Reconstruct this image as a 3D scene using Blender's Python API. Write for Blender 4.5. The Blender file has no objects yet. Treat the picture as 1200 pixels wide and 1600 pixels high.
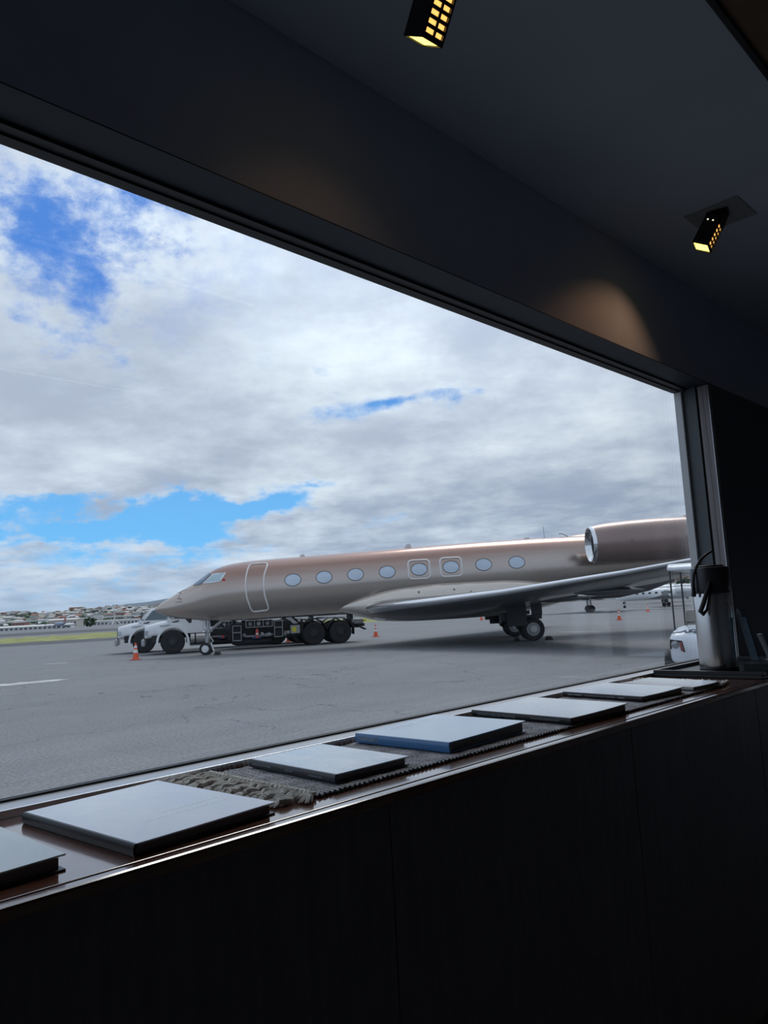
import bpy, bmesh, math, random
from mathutils import Vector, Matrix
random.seed(7)
scene = bpy.context.scene
col = scene.collection

# ------------------------------------------------------------------ camera
ROLL, PITCH, YAW = math.atan(.0526), math.radians(7.1622), math.radians(44.335)
FW = Vector((math.cos(YAW), math.sin(YAW), 0)); RT = Vector((math.sin(YAW), -math.cos(YAW), 0)); UP = Vector((0, 0, 1))
fwd = FW*math.cos(PITCH) + UP*math.sin(PITCH)
u0 = RT.cross(fwd)
ri = RT*math.cos(ROLL) - u0*math.sin(ROLL)
ui = RT*math.sin(ROLL) + u0*math.cos(ROLL)
EYE = Vector((0, 0, 1.6))
cd = bpy.data.cameras.new('camera'); cam = bpy.data.objects.new('camera', cd); col.objects.link(cam)
cd.sensor_fit = 'VERTICAL'; cd.sensor_height = 24; cd.lens = 18; cd.clip_start = .05; cd.clip_end = 30000
m = Matrix.Identity(4)
for i, a in enumerate((ri, ui, -fwd)):
    for j in range(3): m[j][i] = a[j]
m.translation = EYE
cam.matrix_world = m
scene.camera = cam
scene.view_settings.view_transform = 'Standard'; scene.view_settings.look = 'None'
scene.cycles.max_bounces = 7; scene.cycles.transparent_max_bounces = 10
scene.view_settings.exposure = 0.0; scene.view_settings.gamma = 1.0; scene.view_settings.use_curve_mapping = False

def W(right, forward, z=0.0):              # metres to the right of / ahead of the window seat
    return RT*right + FW*forward + UP*z

# ------------------------------------------------------------------ node helper
class S:
    """a socket with arithmetic"""
    def __init__(s, nt, sock): s.nt, s.k = nt, sock
    def _m(s, op, *o, clamp=False):
        n = s.nt.nodes.new('ShaderNodeMath'); n.operation = op; n.use_clamp = clamp
        for i, a in enumerate((s,)+o):
            if isinstance(a, S): s.nt.links.new(a.k, n.inputs[i])
            else: n.inputs[i].default_value = a
        return S(s.nt, n.outputs[0])
    def __add__(s, o): return s._m('ADD', o)
    __radd__ = __add__
    def __sub__(s, o): return s._m('SUBTRACT', o)
    def __mul__(s, o): return s._m('MULTIPLY', o)
    __rmul__ = __mul__
    def __truediv__(s, o): return s._m('DIVIDE', o)
    def __neg__(s): return s._m('MULTIPLY', -1.0)
    def f(s, op, *o): return s._m(op, *o)
    def smooth(s, a, b, lo=0.0, hi=1.0):
        n = s.nt.nodes.new('ShaderNodeMapRange'); n.interpolation_type = 'SMOOTHSTEP'
        s.nt.links.new(s.k, n.inputs[0])
        for i, v in zip((1, 2, 3, 4), (a, b, lo, hi)): n.inputs[i].default_value = v
        return S(s.nt, n.outputs[0])
def sep(nt, sock):
    n = nt.nodes.new('ShaderNodeSeparateXYZ'); nt.links.new(sock, n.inputs[0]); return [S(nt, o) for o in n.outputs]
def comb(nt, *a):
    n = nt.nodes.new('ShaderNodeCombineXYZ')
    for i, v in enumerate(a):
        if isinstance(v, S): nt.links.new(v.k, n.inputs[i])
        else: n.inputs[i].default_value = v
    return n.outputs[0]
def noise(nt, vec, scale, detail=6, rough=.55, dist=0.0, out=0):
    n = nt.nodes.new('ShaderNodeTexNoise'); n.inputs['Scale'].default_value = scale
    n.inputs['Detail'].default_value = detail; n.inputs['Roughness'].default_value = rough; n.inputs['Distortion'].default_value = dist
    if vec is not None: nt.links.new(vec, n.inputs['Vector'])
    return S(nt, n.outputs[out])
def mixc(nt, fac, a, b):
    n = nt.nodes.new('ShaderNodeMix'); n.data_type = 'RGBA'
    if isinstance(fac, S): nt.links.new(fac.k, n.inputs[0])
    else: n.inputs[0].default_value = fac
    for i, v in ((6, a), (7, b)):
        if isinstance(v, tuple): n.inputs[i].default_value = (*v[:3], 1)
        else: nt.links.new(v, n.inputs[i])
    return n.outputs[2]

# ------------------------------------------------------------------ sky
world = bpy.data.worlds.new('sky'); scene.world = world; world.use_nodes = True
nt = world.node_tree; nt.nodes.clear()
tc = nt.nodes.new('ShaderNodeTexCoord')
x, y, z = sep(nt, tc.outputs['Generated'])
r_ = x*RT.x + y*RT.y; f_ = x*FW.x + y*FW.y
DEG = 57.29578
az = r_.f('ARCTAN2', f_)*DEG; el = z.f('ARCSINE')*DEG
zz = z.f('MAXIMUM', 0.0) + .16
pv = comb(nt, r_/zz, f_/zz, 0.0)
n1 = noise(nt, pv, 1.15, 7, .58, .35)
n2 = noise(nt, comb(nt, r_/zz, f_/zz, 3.7), 1.7, 6, .6)
n3 = noise(nt, comb(nt, r_/zz, f_/zz, 8.1), 5.0, 5, .6)
wa = noise(nt, comb(nt, az*.11, el*.2, 1.3), 1.0, 5, .62); wb = noise(nt, comb(nt, az*.11, el*.2, 5.9), 1.0, 5, .62)
azw = az + (wa-.5)*16.0; elw = el + (wb-.5)*11.0
# openings in the cloud deck: (azimuth, elevation, half-widths, depth)
OPEN = [(-19, 28.5, 12, 4.5, .08), (-17, 28, 5.5, 2.4, .20), (-23.5, 24.0, 3.4, 3.4, .24), (-22.5, 19.0, 2.4, 2.6, .24), (-27, 27, 4, 2.2, .24), (-10, 31, 3, 1.5, .1),
        (-.2, 15.0, 5.2, 1.1, .34), (4.2, 15.2, 3.0, .5, .2), (-3.5, 17.5, 1.6, 1.2, .16),
        (-19, 7.4, 13.5, 1.45, .6), (-9, 7.9, 4.5, .8, .3), (-20, 4.4, 12, 1.0, .25), (-1.5, 3.2, 3.2, .7, .26), (-5.5, 9.2, 2.2, .35, .3), (-24, 2.2, 11, .8, .2)]
hole = None
for a0, e0, sa, se, dep in OPEN:
    soft = se < 1.4
    qa = (azw - a0)/sa if not soft else ((az + (wa-.5)*14.0) - a0)/sa
    qe = (elw - e0)/se if not soft else ((el + (wb-.5)*3.6) - e0)/se
    g = (-(qa*qa + qe*qe)).f('EXPONENT')*dep
    hole = g if hole is None else hole + g
n4 = noise(nt, comb(nt, az*.30, el*.42, 2.2), 1.0, 6, .66)
dens = n1*.55 + n3*.36 + (n4-.5)*.55 + .30 - hole
thin = (-(((az+19.0)/11.0)*((az+19.0)/11.0) + ((el-27.0)/6.5)*((el-27.0)/6.5))).f('EXPONENT')*n4.smooth(.30, .62, .62, .0)
cover = dens.smooth(.32, .66)*((-thin) + 1.0)
blue = mixc(nt, el.smooth(1.0, 24.0), (.18, .52, .92), (.085, .24, .68))
sunv = (RT*.20 + FW*.55 + UP*.81).normalized()      # veiled sun, high beyond the jet
sd = (x*sunv.x + y*sunv.y + z*sunv.z)
lit = (n2*1.0 + (dens*-.35) + (n3-.5)*.35 + .24).smooth(.30, .78)
grey = mixc(nt, el.smooth(2.0, 14.0), (.28, .35, .49), (.41, .465, .59))
white = mixc(nt, sd.smooth(.1, .95), (.60, .69, .85), (.75, .82, .88))
cloud = mixc(nt, lit, grey, white)
am = nt.nodes.new('ShaderNodeVectorMath'); am.operation = 'SCALE'          # thin cloud glows around the veiled sun
nt.links.new(cloud, am.inputs[0]); nt.links.new(sd.smooth(.66, 1.0, 1.0, 1.75).k, am.inputs['Scale'])
skyc = mixc(nt, cover, blue, am.outputs[0])
skyc = mixc(nt, el.smooth(-1.0, 5.0, .75, 0.0), skyc, (.42, .56, .74))
bg = nt.nodes.new('ShaderNodeBackground'); nt.links.new(skyc, bg.inputs[0]); bg.inputs[1].default_value = 1.18
world.cycles.sampling_method = 'MANUAL'; world.cycles.sample_map_resolution = 512
wo = nt.nodes.new('ShaderNodeOutputWorld'); nt.links.new(bg.outputs[0], wo.inputs[0])

sl = bpy.data.lights.new('sun', 'SUN'); sl.energy = 1.05; sl.angle = math.radians(24); sl.color = (1, .96, .9)
so = bpy.data.objects.new('sun', sl); col.objects.link(so); so.location = (0, 0, 60)
so.rotation_euler = sunv.to_track_quat('Z', 'Y').to_euler()

# ------------------------------------------------------------------ materials
MATS = {}
def mat(name, base=(.5, .5, .5), rough=.5, metal=0.0, spec=.5, var=0.0, vscale=5.0, bump=0.0, bscale=60.0, emit=None, estr=0.0, coat=0.0, trans=0.0):
    if name in MATS: return MATS[name]
    M = bpy.data.materials.new(name); M.use_nodes = True; t = M.node_tree
    b = t.nodes['Principled BSDF']
    b.inputs['Base Color'].default_value = (*base, 1); b.inputs['Roughness'].default_value = rough
    b.inputs['Metallic'].default_value = metal; b.inputs['Specular IOR Level'].default_value = spec
    b.inputs['Coat Weight'].default_value = coat
    if emit: b.inputs['Emission Color'].default_value = (*emit, 1); b.inputs['Emission Strength'].default_value = estr
    if var or bump:
        c = t.nodes.new('ShaderNodeTexCoord')
    if var:
        n = noise(t, c.outputs['Object'], vscale, 6, .6)
        lo = tuple(max(0, v*(1-var)) for v in base); hi = tuple(min(1, v*(1+var)) for v in base)
        t.links.new(mixc(t, n.smooth(.25, .75), lo, hi), b.inputs['Base Color'])
    if bump:
        n = noise(t, c.outputs['Object'], bscale, 4, .6)
        k = t.nodes.new('ShaderNodeBump'); k.inputs['Strength'].default_value = bump; k.inputs['Distance'].default_value = .01
        t.links.new(n.k, k.inputs['Height']); t.links.new(k.outputs[0], b.inputs['Normal'])
    MATS[name] = M
    return M
def wood(name, c1, c2, rough=.35, scale=(1, 14, 14), coat=0.0, spec=.5):
    M = mat(name, c1, rough, spec=spec, coat=coat); t = M.node_tree; b = t.nodes['Principled BSDF']
    c = t.nodes.new('ShaderNodeTexCoord'); mp = t.nodes.new('ShaderNodeMapping'); mp.inputs['Scale'].default_value = scale
    t.links.new(c.outputs['Object'], mp.inputs[0])
    n = noise(t, mp.outputs[0], 4, 8, .65, .6)
    t.links.new(mixc(t, n.smooth(.3, .7), c1, c2), b.inputs['Base Color'])
    return M

# glass pane: thin clear sheet, mirror-like by Fresnel
def glass_mat(name, tint=(1, 1, 1), ior=1.45, rough=0.0):
    M = bpy.data.materials.new(name); M.use_nodes = True; t = M.node_tree; t.nodes.clear()
    fr = t.nodes.new('ShaderNodeFresnel'); fr.inputs[0].default_value = ior
    ge = t.nodes.new('ShaderNodeNewGeometry')           # the same reflectance from both faces of the sheet
    t.links.new((S(t, ge.outputs['Backfacing'])*(1/ior-ior) + ior).k, fr.inputs[0])
    tr = t.nodes.new('ShaderNodeBsdfTransparent'); tr.inputs[0].default_value = (*tint, 1)
    gl = t.nodes.new('ShaderNodeBsdfGlossy'); gl.inputs['Roughness'].default_value = rough
    mx = t.nodes.new('ShaderNodeMixShader'); o = t.nodes.new('ShaderNodeOutputMaterial')
    t.links.new(fr.outputs[0], mx.inputs[0]); t.links.new(tr.outputs[0], mx.inputs[1]); t.links.new(gl.outputs[0], mx.inputs[2]); t.links.new(mx.outputs[0], o.inputs[0])
    MATS[name] = M; return M
GLASS = glass_mat('window glass', (.97, .985, .98))
ACRYL = glass_mat('acrylic', (.80, .88, .93), 1.5)

WHITE = mat('white paint', (.86, .88, .89), .35, coat=.3)
BLACK = mat('black plastic', (.015, .015, .017), .4)
RUBBER = mat('rubber', (.022, .023, .026), .75, var=.2)
STEEL = mat('brushed steel', (.70, .69, .68), .20, 1.0)
CHROME = mat('chrome', (.86, .87, .88), .06, 1.0)
ALU = mat('aluminium', (.50, .51, .53), .34, .85)
DKMETAL = mat('dark metal', (.045, .048, .052), .45, .3)
MIDMETAL = mat('grey metal', (.22, .23, .24), .45, .5)
ORANGE = mat('cone orange', (.80, .13, .05), .5)
RED = mat('red paint', (.60, .035, .03), .45)
YELLOW = mat('yellow sticker', (.75, .66, .05), .5)
LIGHTGREY = mat('light grey paint', (.42, .44, .45), .45)
REFLECT = mat('white reflective tape', (.8, .8, .8), .35)

# ------------------------------------------------------------------ mesh helpers
class MB:
    def __init__(s): s.v, s.f = [], []
    def add(s, vs, fs, M=None):
        o = len(s.v)
        s.v += [tuple(M @ Vector(p)) if M else tuple(p) for p in vs]
        s.f += [tuple(i+o for i in q) for q in fs]
        return s
    def box(s, x0, x1, y0, y1, z0, z1, M=None):
        return s.add([(x0,y0,z0),(x1,y0,z0),(x1,y1,z0),(x0,y1,z0),(x0,y0,z1),(x1,y0,z1),(x1,y1,z1),(x0,y1,z1)],
                     [(0,3,2,1),(4,5,6,7),(0,1,5,4),(1,2,6,5),(2,3,7,6),(3,0,4,7)], M)
    def loft(s, rings, cap0=True, cap1=True, M=None, closed=True):
        n = len(rings[0]); vs = [p for r in rings for p in r]; fs = []
        for i in range(len(rings)-1):
            for j in range(n if closed else n-1):
                k = (j+1) % n
                fs.append((i*n+j, i*n+k, (i+1)*n+k, (i+1)*n+j))
        if cap0: fs.append(tuple(range(n))[::-1])
        if cap1: fs.append(tuple(range((len(rings)-1)*n, len(rings)*n)))
        return s.add(vs, fs, M)
    def tube(s, pts, r, n=8, caps=True, closed=False, M=None, flat=1.0):
        pts = [Vector(p) for p in pts]; rings = []; N = len(pts)
        rs = r if isinstance(r, (list, tuple)) else [r]*N
        prev = None
        for i in range(N):
            if closed: t = pts[(i+1) % N] - pts[i-1]
            else: t = pts[min(i+1, N-1)] - pts[max(i-1, 0)]
            t.normalize()
            if prev is None:
                a = Vector((0, 0, 1)) if abs(t.z) < .9 else Vector((1, 0, 0))
                e = t.cross(a).normalized()
            else:
                e = (prev - t*prev.dot(t)).normalized()
            prev = e; b = t.cross(e)
            rings.append([tuple(pts[i] + (e*math.cos(q) + b*math.sin(q)*flat)*rs[i]) for q in [2*math.pi*k/n for k in range(n)]])
        if closed: rings.append(rings[0]); caps = False
        return s.loft(rings, caps, caps, M)
    def cyl(s, p0, p1, r, r1=None, n=16, M=None):
        return s.tube([p0, p1], [r, r if r1 is None else r1], n, M=M)
    def lathe(s, prof, n=24, M=None, axis='z', caps=True):
        rings = []
        for rr, h in prof:
            ring = []
            for k in range(n):
                q = 2*math.pi*k/n; a, b = rr*math.cos(q), rr*math.sin(q)
                ring.append((a, b, h) if axis == 'z' else ((a, h, b) if axis == 'y' else (h, a, b)))
            rings.append(ring)
        return s.loft(rings, caps, caps, M)
    def prism(s, poly, d, M=None):
        n = len(poly); d = Vector(d)
        vs = [tuple(p) for p in poly] + [tuple(Vector(p)+d) for p in poly]
        fs = [tuple(range(n))[::-1], tuple(range(n, 2*n))] + [(i, (i+1) % n, n+(i+1) % n, n+i) for i in range(n)]
        return s.add(vs, fs, M)
    def build(s, name, material, parent=None, smooth=True, bevel=0.0, sharp=40, segs=2):
        me = bpy.data.meshes.new(name); me.from_pydata(s.v, [], s.f)
        bm = bmesh.new(); bm.from_mesh(me); bmesh.ops.recalc_face_normals(bm, faces=bm.faces); bm.to_mesh(me); bm.free()
        if smooth:
            for p in me.polygons: p.use_smooth = True
            me.set_sharp_from_angle(angle=math.radians(sharp))
        me.materials.append(material)
        return link(name, me, parent, bevel, segs)
def link(name, me, parent=None, bevel=0.0, segs=2):
    o = bpy.data.objects.new(name, me); col.objects.link(o)
    if parent: o.parent = parent
    if bevel:
        b = o.modifiers.new('bevel', 'BEVEL'); b.width = bevel; b.segments = segs; b.limit_method = 'ANGLE'
    return o
def tag(o, label=None, cat=None, group=None, kind=None):
    for k, v in (('label', label), ('category', cat), ('group', group), ('kind', kind)):
        if v: o[k] = v
    return o
def thing(name, label, cat, loc=(0, 0, 0), rz=0.0, group=None):
    o = bpy.data.objects.new(name, None); col.objects.link(o); o.empty_display_size = .2
    o.location = loc; o.rotation_euler = (0, 0, rz)
    return tag(o, label, cat, group)
def copy_tree(o, parent=None):
    c = o.copy(); col.objects.link(c)
    if parent: c.parent = parent
    for ch in [k for k in bpy.data.objects if k.parent == o]: copy_tree(ch, c)
    return c
def struct(name, mb, material, parent=None, **k):
    k.setdefault('smooth', False)
    return tag(mb.build(name, material, parent, **k), kind='structure')
def text_mesh(body, size, shear=0.0, extrude=.0004):
    cu = bpy.data.curves.new('lettering', 'FONT'); cu.body = body; cu.size = size; cu.shear = shear; cu.extrude = extrude
    cu.resolution_u = 3
    o = bpy.data.objects.new('lettering', cu); col.objects.link(o)
    me = bpy.data.meshes.new_from_object(o.evaluated_get(bpy.context.evaluated_depsgraph_get()))
    bpy.data.objects.remove(o); bpy.data.curves.remove(cu)
    return me
def rrect(w, h, r, n=4):
    """rounded rectangle outline, centred, as (a, b) pairs"""
    out = []
    for cx, cy, a0 in ((w/2-r, h/2-r, 0), (-w/2+r, h/2-r, 90), (-w/2+r, -h/2+r, 180), (w/2-r, -h/2+r, 270)):
        for k in range(n+1):
            q = math.radians(a0 + 90*k/n); out.append((cx+r*math.cos(q), cy+r*math.sin(q)))
    return out
def pchip(xs, ys):
    n = len(xs); d = [(ys[i+1]-ys[i])/(xs[i+1]-xs[i]) for i in range(n-1)]
    mm = [d[0]] + [0 if d[i-1]*d[i] <= 0 else 2*d[i-1]*d[i]/(d[i-1]+d[i]) for i in range(1, n-1)] + [d[-1]]
    def f(q):
        if q <= xs[0]: return ys[0]
        if q >= xs[-1]: return ys[-1]
        i = max(k for k in range(n-1) if xs[k] <= q)
        h = xs[i+1]-xs[i]; t = (q-xs[i])/h
        return ((1+2*t)*(1-t)**2*ys[i] + t*(1-t)**2*h*mm[i] + t*t*(3-2*t)*ys[i+1] + t*t*(t-1)*h*mm[i+1])
    return f

# ------------------------------------------------------------------ ground outside
def asphalt():
    M = mat('asphalt', (.19, .195, .205), .85, spec=.3); t = M.node_tree; b = t.nodes['Principled BSDF']
    c = t.nodes.new('ShaderNodeTexCoord'); o = c.outputs['Object']
    big = noise(t, o, .11, 5, .6); mid = noise(t, o, .9, 6, .65); fine = noise(t, o, 22, 6, .75)
    mp = t.nodes.new('ShaderNodeMapping'); mp.inputs['Rotation'].default_value = (0, 0, math.radians(28)); mp.inputs['Scale'].default_value = (.05, .9, 1)
    t.links.new(o, mp.inputs[0]); streak = noise(t, mp.outputs[0], 1.0, 5, .6)
    v = (big*.4 + mid*.3 + streak*.3).smooth(.34, .66)
    c1 = mixc(t, v, (.175, .18, .192), (.27, .275, .285))
    c2 = mixc(t, fine.smooth(.36, .68), (.075, .078, .085), (.33, .335, .34))
    cc = mixc(t, .5, c1, c2)
    vo = t.nodes.new('ShaderNodeTexVoronoi'); vo.feature = 'DISTANCE_TO_EDGE'; vo.inputs['Scale'].default_value = .22
    wn = t.nodes.new('ShaderNodeVectorMath'); wn.operation = 'ADD'
    nn = t.nodes.new('ShaderNodeTexNoise'); nn.inputs['Scale'].default_value = .8; nn.inputs['Detail'].default_value = 7; t.links.new(o, nn.inputs['Vector'])
    sc = t.nodes.new('ShaderNodeVectorMath'); sc.operation = 'SCALE'; sc.inputs['Scale'].default_value = 2.2
    t.links.new(nn.outputs['Color'], sc.inputs[0]); t.links.new(o, wn.inputs[0]); t.links.new(sc.outputs[0], wn.inputs[1]); t.links.new(wn.outputs[0], vo.inputs['Vector'])
    crack = S(t, vo.outputs['Distance']).smooth(.0, .007, .8, 0.0)*mid.smooth(.42, .52)
    t.links.new(mixc(t, crack, cc, (.05, .05, .055)), b.inputs['Base Color'])
    k = t.nodes.new('ShaderNodeBump'); k.inputs['Strength'].default_value = .5; k.inputs['Distance'].default_value = .01
    t.links.new(fine.k, k.inputs['Height']); t.links.new(k.outputs[0], b.inputs['Normal'])
    return M
ASPHALT = asphalt()
g = MB(); g.box(-9000, 9000, -9000, 9000, -.5, 0)
struct('ground', g, ASPHALT)
def slab(name, pts, z0, z1, material):
    b_ = MB(); b_.prism([(p[0], p[1], z0) for p in pts], (0, 0, z1-z0)); return b_.build(name, material, smooth=False)
def gp(right, forward): return RT*right + FW*forward
DARKASPH = mat('dark asphalt', (.085, .088, .095), .9, var=.25, vscale=.5)
tag(slab('trim_1', [gp(-75, 56), gp(-4, 78), gp(-5, 88), gp(-90, 78)], 0, .006, DARKASPH), kind='structure')
tag(slab('trim_2', [gp(-160, 124), gp(40, 190), gp(40, 250), gp(-240, 210)], 0, .006, DARKASPH), kind='structure')
WORN = mat('worn white paint', (.48, .48, .47), .8, var=.3, vscale=3.0)
def worn(pts, label):
    return tag(slab('painted_mark', pts, 0, .005, WORN), label, 'paint mark')
def jag(c, l, w, q, n=26):
    """ragged outline of a worn paint patch, l long, w wide, turned by q degrees"""
    out = []; R = math.radians(q)
    for k in range(n):
        t_ = 2*math.pi*k/n; f = random.uniform(.72, 1.12)
        a, b2 = l/2*math.cos(t_)*f, w/2*math.copysign(abs(math.sin(t_))**.6, math.sin(t_))*random.uniform(.45, 1.15)
        out.append(gp(c[0]+a*math.cos(R)-b2*math.sin(R), c[1]+a*math.sin(R)+b2*math.cos(R)))
    return out
worn(jag((-10.75, 22.6), 2.6, 1.15, 42), 'worn white paint patch on the open tarmac at the left')
worn(jag((-14.4, 33.4), 1.1, .35, 30), 'short thin white paint dash left of the leftmost traffic cone')
worn(jag((9.0, 37.6), 3.2, .45, -48), 'pale paint dash on tarmac just right of the jet main wheel')
worn(jag((18.2, 39.5), 5.6, .5, -45), 'pale paint dash on tarmac behind the white golf cart')
# grass strip, a bumpy low verge
gm = MB(); NX, NY = 90, 6
A0, A1, B0, B1 = gp(-62, 74), gp(2, 100), gp(-92, 106), gp(-8, 142)
rows = []
for j in range(NY+1):
    row = []
    for i in range(NX+1):
        a = A0.lerp(A1, i/NX); b_ = B0.lerp(B1, i/NX); p = a.lerp(b_, j/NY)
        hgt = 0 if j in (0, NY) else random.uniform(.08, .30)
        row.append((p.x+random.uniform(-.3, .3), p.y+random.uniform(-.6, .6), hgt))
    rows.append(row)
gm.loft(rows, False, False, closed=False)
GRASS = mat('dry grass', (.26, .27, .09), .95, var=.35, vscale=.35, bump=.6, bscale=6)
tag(gm.build('grass_verge', GRASS), 'strip of dry yellow green grass along the taxiway', 'grass', kind='stuff')

# ------------------------------------------------------------------ hills and town
def hill(name, a0, a1, r0, r1, hfun, material, na=90, nr=14):
    hb = MB(); rows = []
    for j in range(nr+1):
        t_ = j/nr; r = r0+(r1-r0)*t_
        rows.append([tuple(gp(r*math.tan(math.radians(a0+(a1-a0)*i/na)), r) + UP*hfun(a0+(a1-a0)*i/na, t_)) for i in range(na+1)])
    hb.loft(rows, False, False, closed=False)
    return tag(hb.build(name, material, sharp=180), kind='structure')
def wob(a, s): return math.sin(a*.9+s)*.4 + math.sin(a*2.3+2*s)*.25 + math.sin(a*5.1+s*3)*.12
near_h = lambda a, t: (52 + 9*wob(a, 1) + (6 if a > 15 else 0))*min(1, t*1.05)**1.15
far_prof = pchip([-60, -27, -24, -21, -18, -15, -5, 10, 25, 60], [70, 92, 108, 135, 158, 190, 230, 240, 210, 120])
far_h = lambda a, t: (far_prof(a) + 6*wob(a*2, 4))*t**.8
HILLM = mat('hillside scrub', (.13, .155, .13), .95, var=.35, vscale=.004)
RIDGEM = mat('far ridge haze blue', (.135, .175, .215), .95, var=.2, vscale=.002)  # blue distance haze mixed into the ridge's base colour
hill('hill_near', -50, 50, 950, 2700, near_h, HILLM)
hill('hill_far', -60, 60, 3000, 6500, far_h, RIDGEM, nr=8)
def town(name, count, amin, amax, mats_, label, rr=(1000, 2550)):
    hb = MB(); fm = []
    for i in range(count):
        a = random.uniform(amin, amax); t_ = random.random()**.75; r = rr[0] + (rr[1]-rr[0])*t_
        tt = (r-950)/1750
        p = gp(r*math.tan(math.radians(a)), r); h0 = near_h(a, tt)
        w, d, h = random.uniform(6, 20), random.uniform(6, 12), random.uniform(3.5, 8)
        q = random.uniform(-.5, .5) - math.radians(45.665)
        M = Matrix.Translation((p.x, p.y, h0-3)) @ Matrix.Rotation(q, 4, 'Z')
        n0 = len(hb.f); hb.box(-w/2, w/2, -d/2, d/2, 0, 3+h, M)
        k = random.randrange(len(mats_)); fm += [k]*(len(hb.f)-n0)
        hb.add([(-w/2-.4, -d/2-.4, 3+h), (w/2+.4, -d/2-.4, 3+h), (w/2+.4, d/2+.4, 3+h), (-w/2-.4, d/2+.4, 3+h), (-w/2, 0, 5+h), (w/2, 0, 5+h)],
               [(0, 1, 5, 4), (2, 3, 4, 5), (1, 2, 5), (3, 0, 4), (3, 2, 1, 0)], M)
        k2 = random.randrange(len(mats_)); fm += [k2]*(len(hb.f)-n0-6)
    o = hb.build(name, mats_[0], smooth=False)
    for mm_ in mats_[1:]: o.data.materials.append(mm_)
    o.data.polygons.foreach_set('material_index', fm[:len(o.data.polygons)])
    return tag(o, label, 'houses', kind='stuff')
TOWN = [mat('town white', (.66, .66, .64), .8), mat('town cream', (.52, .48, .42), .8), mat('town grey', (.33, .34, .35), .8), mat('town rust', (.33, .17, .13), .8), mat('town dark', (.13, .14, .14), .8), WORN]
town('hillside_houses', 620, -38, -9, TOWN, 'crowd of tiny pale houses on the far hillside at the left')
town('hillside_houses', 420, 8, 32, TOWN, 'crowd of tiny pale houses on the far hillside under the jet wing')
def trees_far(name, count, amin, amax, label):
    hb = MB()
    for i in range(count):
        a = random.uniform(amin, amax); r = random.uniform(990, 2400); tt = max(0, (r-950)/1750)
        p = gp(r*math.tan(math.radians(a)), r); s_ = random.uniform(3, 7)
        prof = [(.1, 0), (.9, .25), (1.0, .6), (.6, 1.0), (.05, 1.2)]
        hb.lathe([(s_*q*random.uniform(.8, 1.2), s_*h) for q, h in prof], 7, Matrix.Translation((p.x, p.y, near_h(a, tt)-1)))
    return tag(hb.build(name, mat('tree green', (.075, .115, .065), .95, var=.3, vscale=.1)), label, 'trees', kind='stuff')
trees_far('distant_trees', 420, -38, -9, 'dark green trees scattered among the houses at the left')
trees_far('distant_trees', 260, 8, 32, 'dark green trees scattered among the houses under the wing')

# ------------------------------------------------------------------ the room
# window wall runs along X; glass at Y = 1.52; the seat's eye is the origin
FLOOR, CEIL, SILL = .20, 3.028, 1.28
XL, XR, YB = -2.4, 5.6, -4.6
HEADM = mat('header grey blue paint', (.42, .46, .59), .55, var=.06, vscale=3)
WALLM = mat('dark wall', (.10, .105, .135), .6, var=.1, vscale=2)
CEILM = mat('ceiling grey paint', (.37, .41, .47), .8, var=.04, vscale=2)
FLOORM = mat('pale carpet', (.34, .33, .33), .95, bump=.4, bscale=300)
ROOMM = mat('room pale paint', (.62, .62, .64), .8)
SOFFITM = mat('soffit painted shade', (.022, .028, .042), .6)  # near-black colour standing in for shade under the header
COUNTER = wood('counter wood', (.13, .045, .025), (.20, .075, .040), .20, (1.2, 16, 16), coat=1.0)
COUNTER.node_tree.nodes['Principled BSDF'].inputs['Coat Roughness'].default_value = .09; COUNTER.node_tree.nodes['Principled BSDF'].inputs['Coat IOR'].default_value = 2.2
PANELW = wood('dark panel wood', (.15, .145, .165), (.20, .19, .205), .5, (14, 14, 1))
GREYWOOD = wood('grey wood strip', (.24, .215, .225), (.44, .40, .41), .5, (40, 40, 1))
JAMBGREY = mat('jamb grey paint', (.15, .175, .19), .5)
JAMBLIGHT = mat('jamb light aluminium', (.78, .80, .81), .45, .1)
SILLALU = mat('sill aluminium', (.66, .66, .68), .30, .35, var=.08, vscale=4)
GASKET = mat('black gasket', (.012, .012, .013), .5)
WOODCEIL = wood('brown ceiling wood', (.085, .05, .03), (.13, .075, .04), .5, (1, 10, 10))
struct('floor', MB().box(XL-.2, XR+.2, YB-.2, 1.05, FLOOR-.3, FLOOR), FLOORM)
struct('ceiling', MB().box(XL-.2, XR+.2, .585, 1.55, CEIL, CEIL+.35), CEILM)
struct('ceiling', MB().box(XL-.2, XR+.2, YB-.2, .57, CEIL+.006, CEIL+.35), WOODCEIL)
struct('trim_3', MB().box(XL-.2, XR+.2, .57, .585, CEIL-.004, CEIL+.35), GASKET)
struct('wall_back', MB().box(XL-.2, XR+.2, YB-.2, YB, FLOOR, CEIL+.006), ROOMM)
struct('wall_left', MB().box(XL-.2, XL, YB, 1.532, FLOOR, CEIL), ROOMM)
struct('wall_right', MB().box(XR, XR+.2, YB, -.60, FLOOR, CEIL).box(XR, XR+.2, .62, 1.532, FLOOR, CEIL).box(XR, XR+.2, -.60, .62, 1.56, CEIL).box(XR, XR+.2, -.60, .62, FLOOR, .86), ROOMM)
w2 = bpy.data.objects.new('window_2', None); col.objects.link(w2); tag(w2, 'low two pane window at the right end of the room', kind='structure')
for ya, yb in ((-.60, .008), (.012, .62)):
    df = MB().box(XR+.06, XR+.12, ya, ya+.05, .86, 1.56).box(XR+.06, XR+.12, yb-.05, yb, .86, 1.56).box(XR+.06, XR+.12, ya+.05, yb-.05, .86, .91).box(XR+.06, XR+.12, ya+.05, yb-.05, 1.51, 1.56).build('window_frame', DKMETAL, w2, smooth=False)
    MB().box(XR+.085, XR+.093, ya+.05, yb-.05, .91, 1.51).build('pane', GLASS, df, smooth=False)
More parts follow.
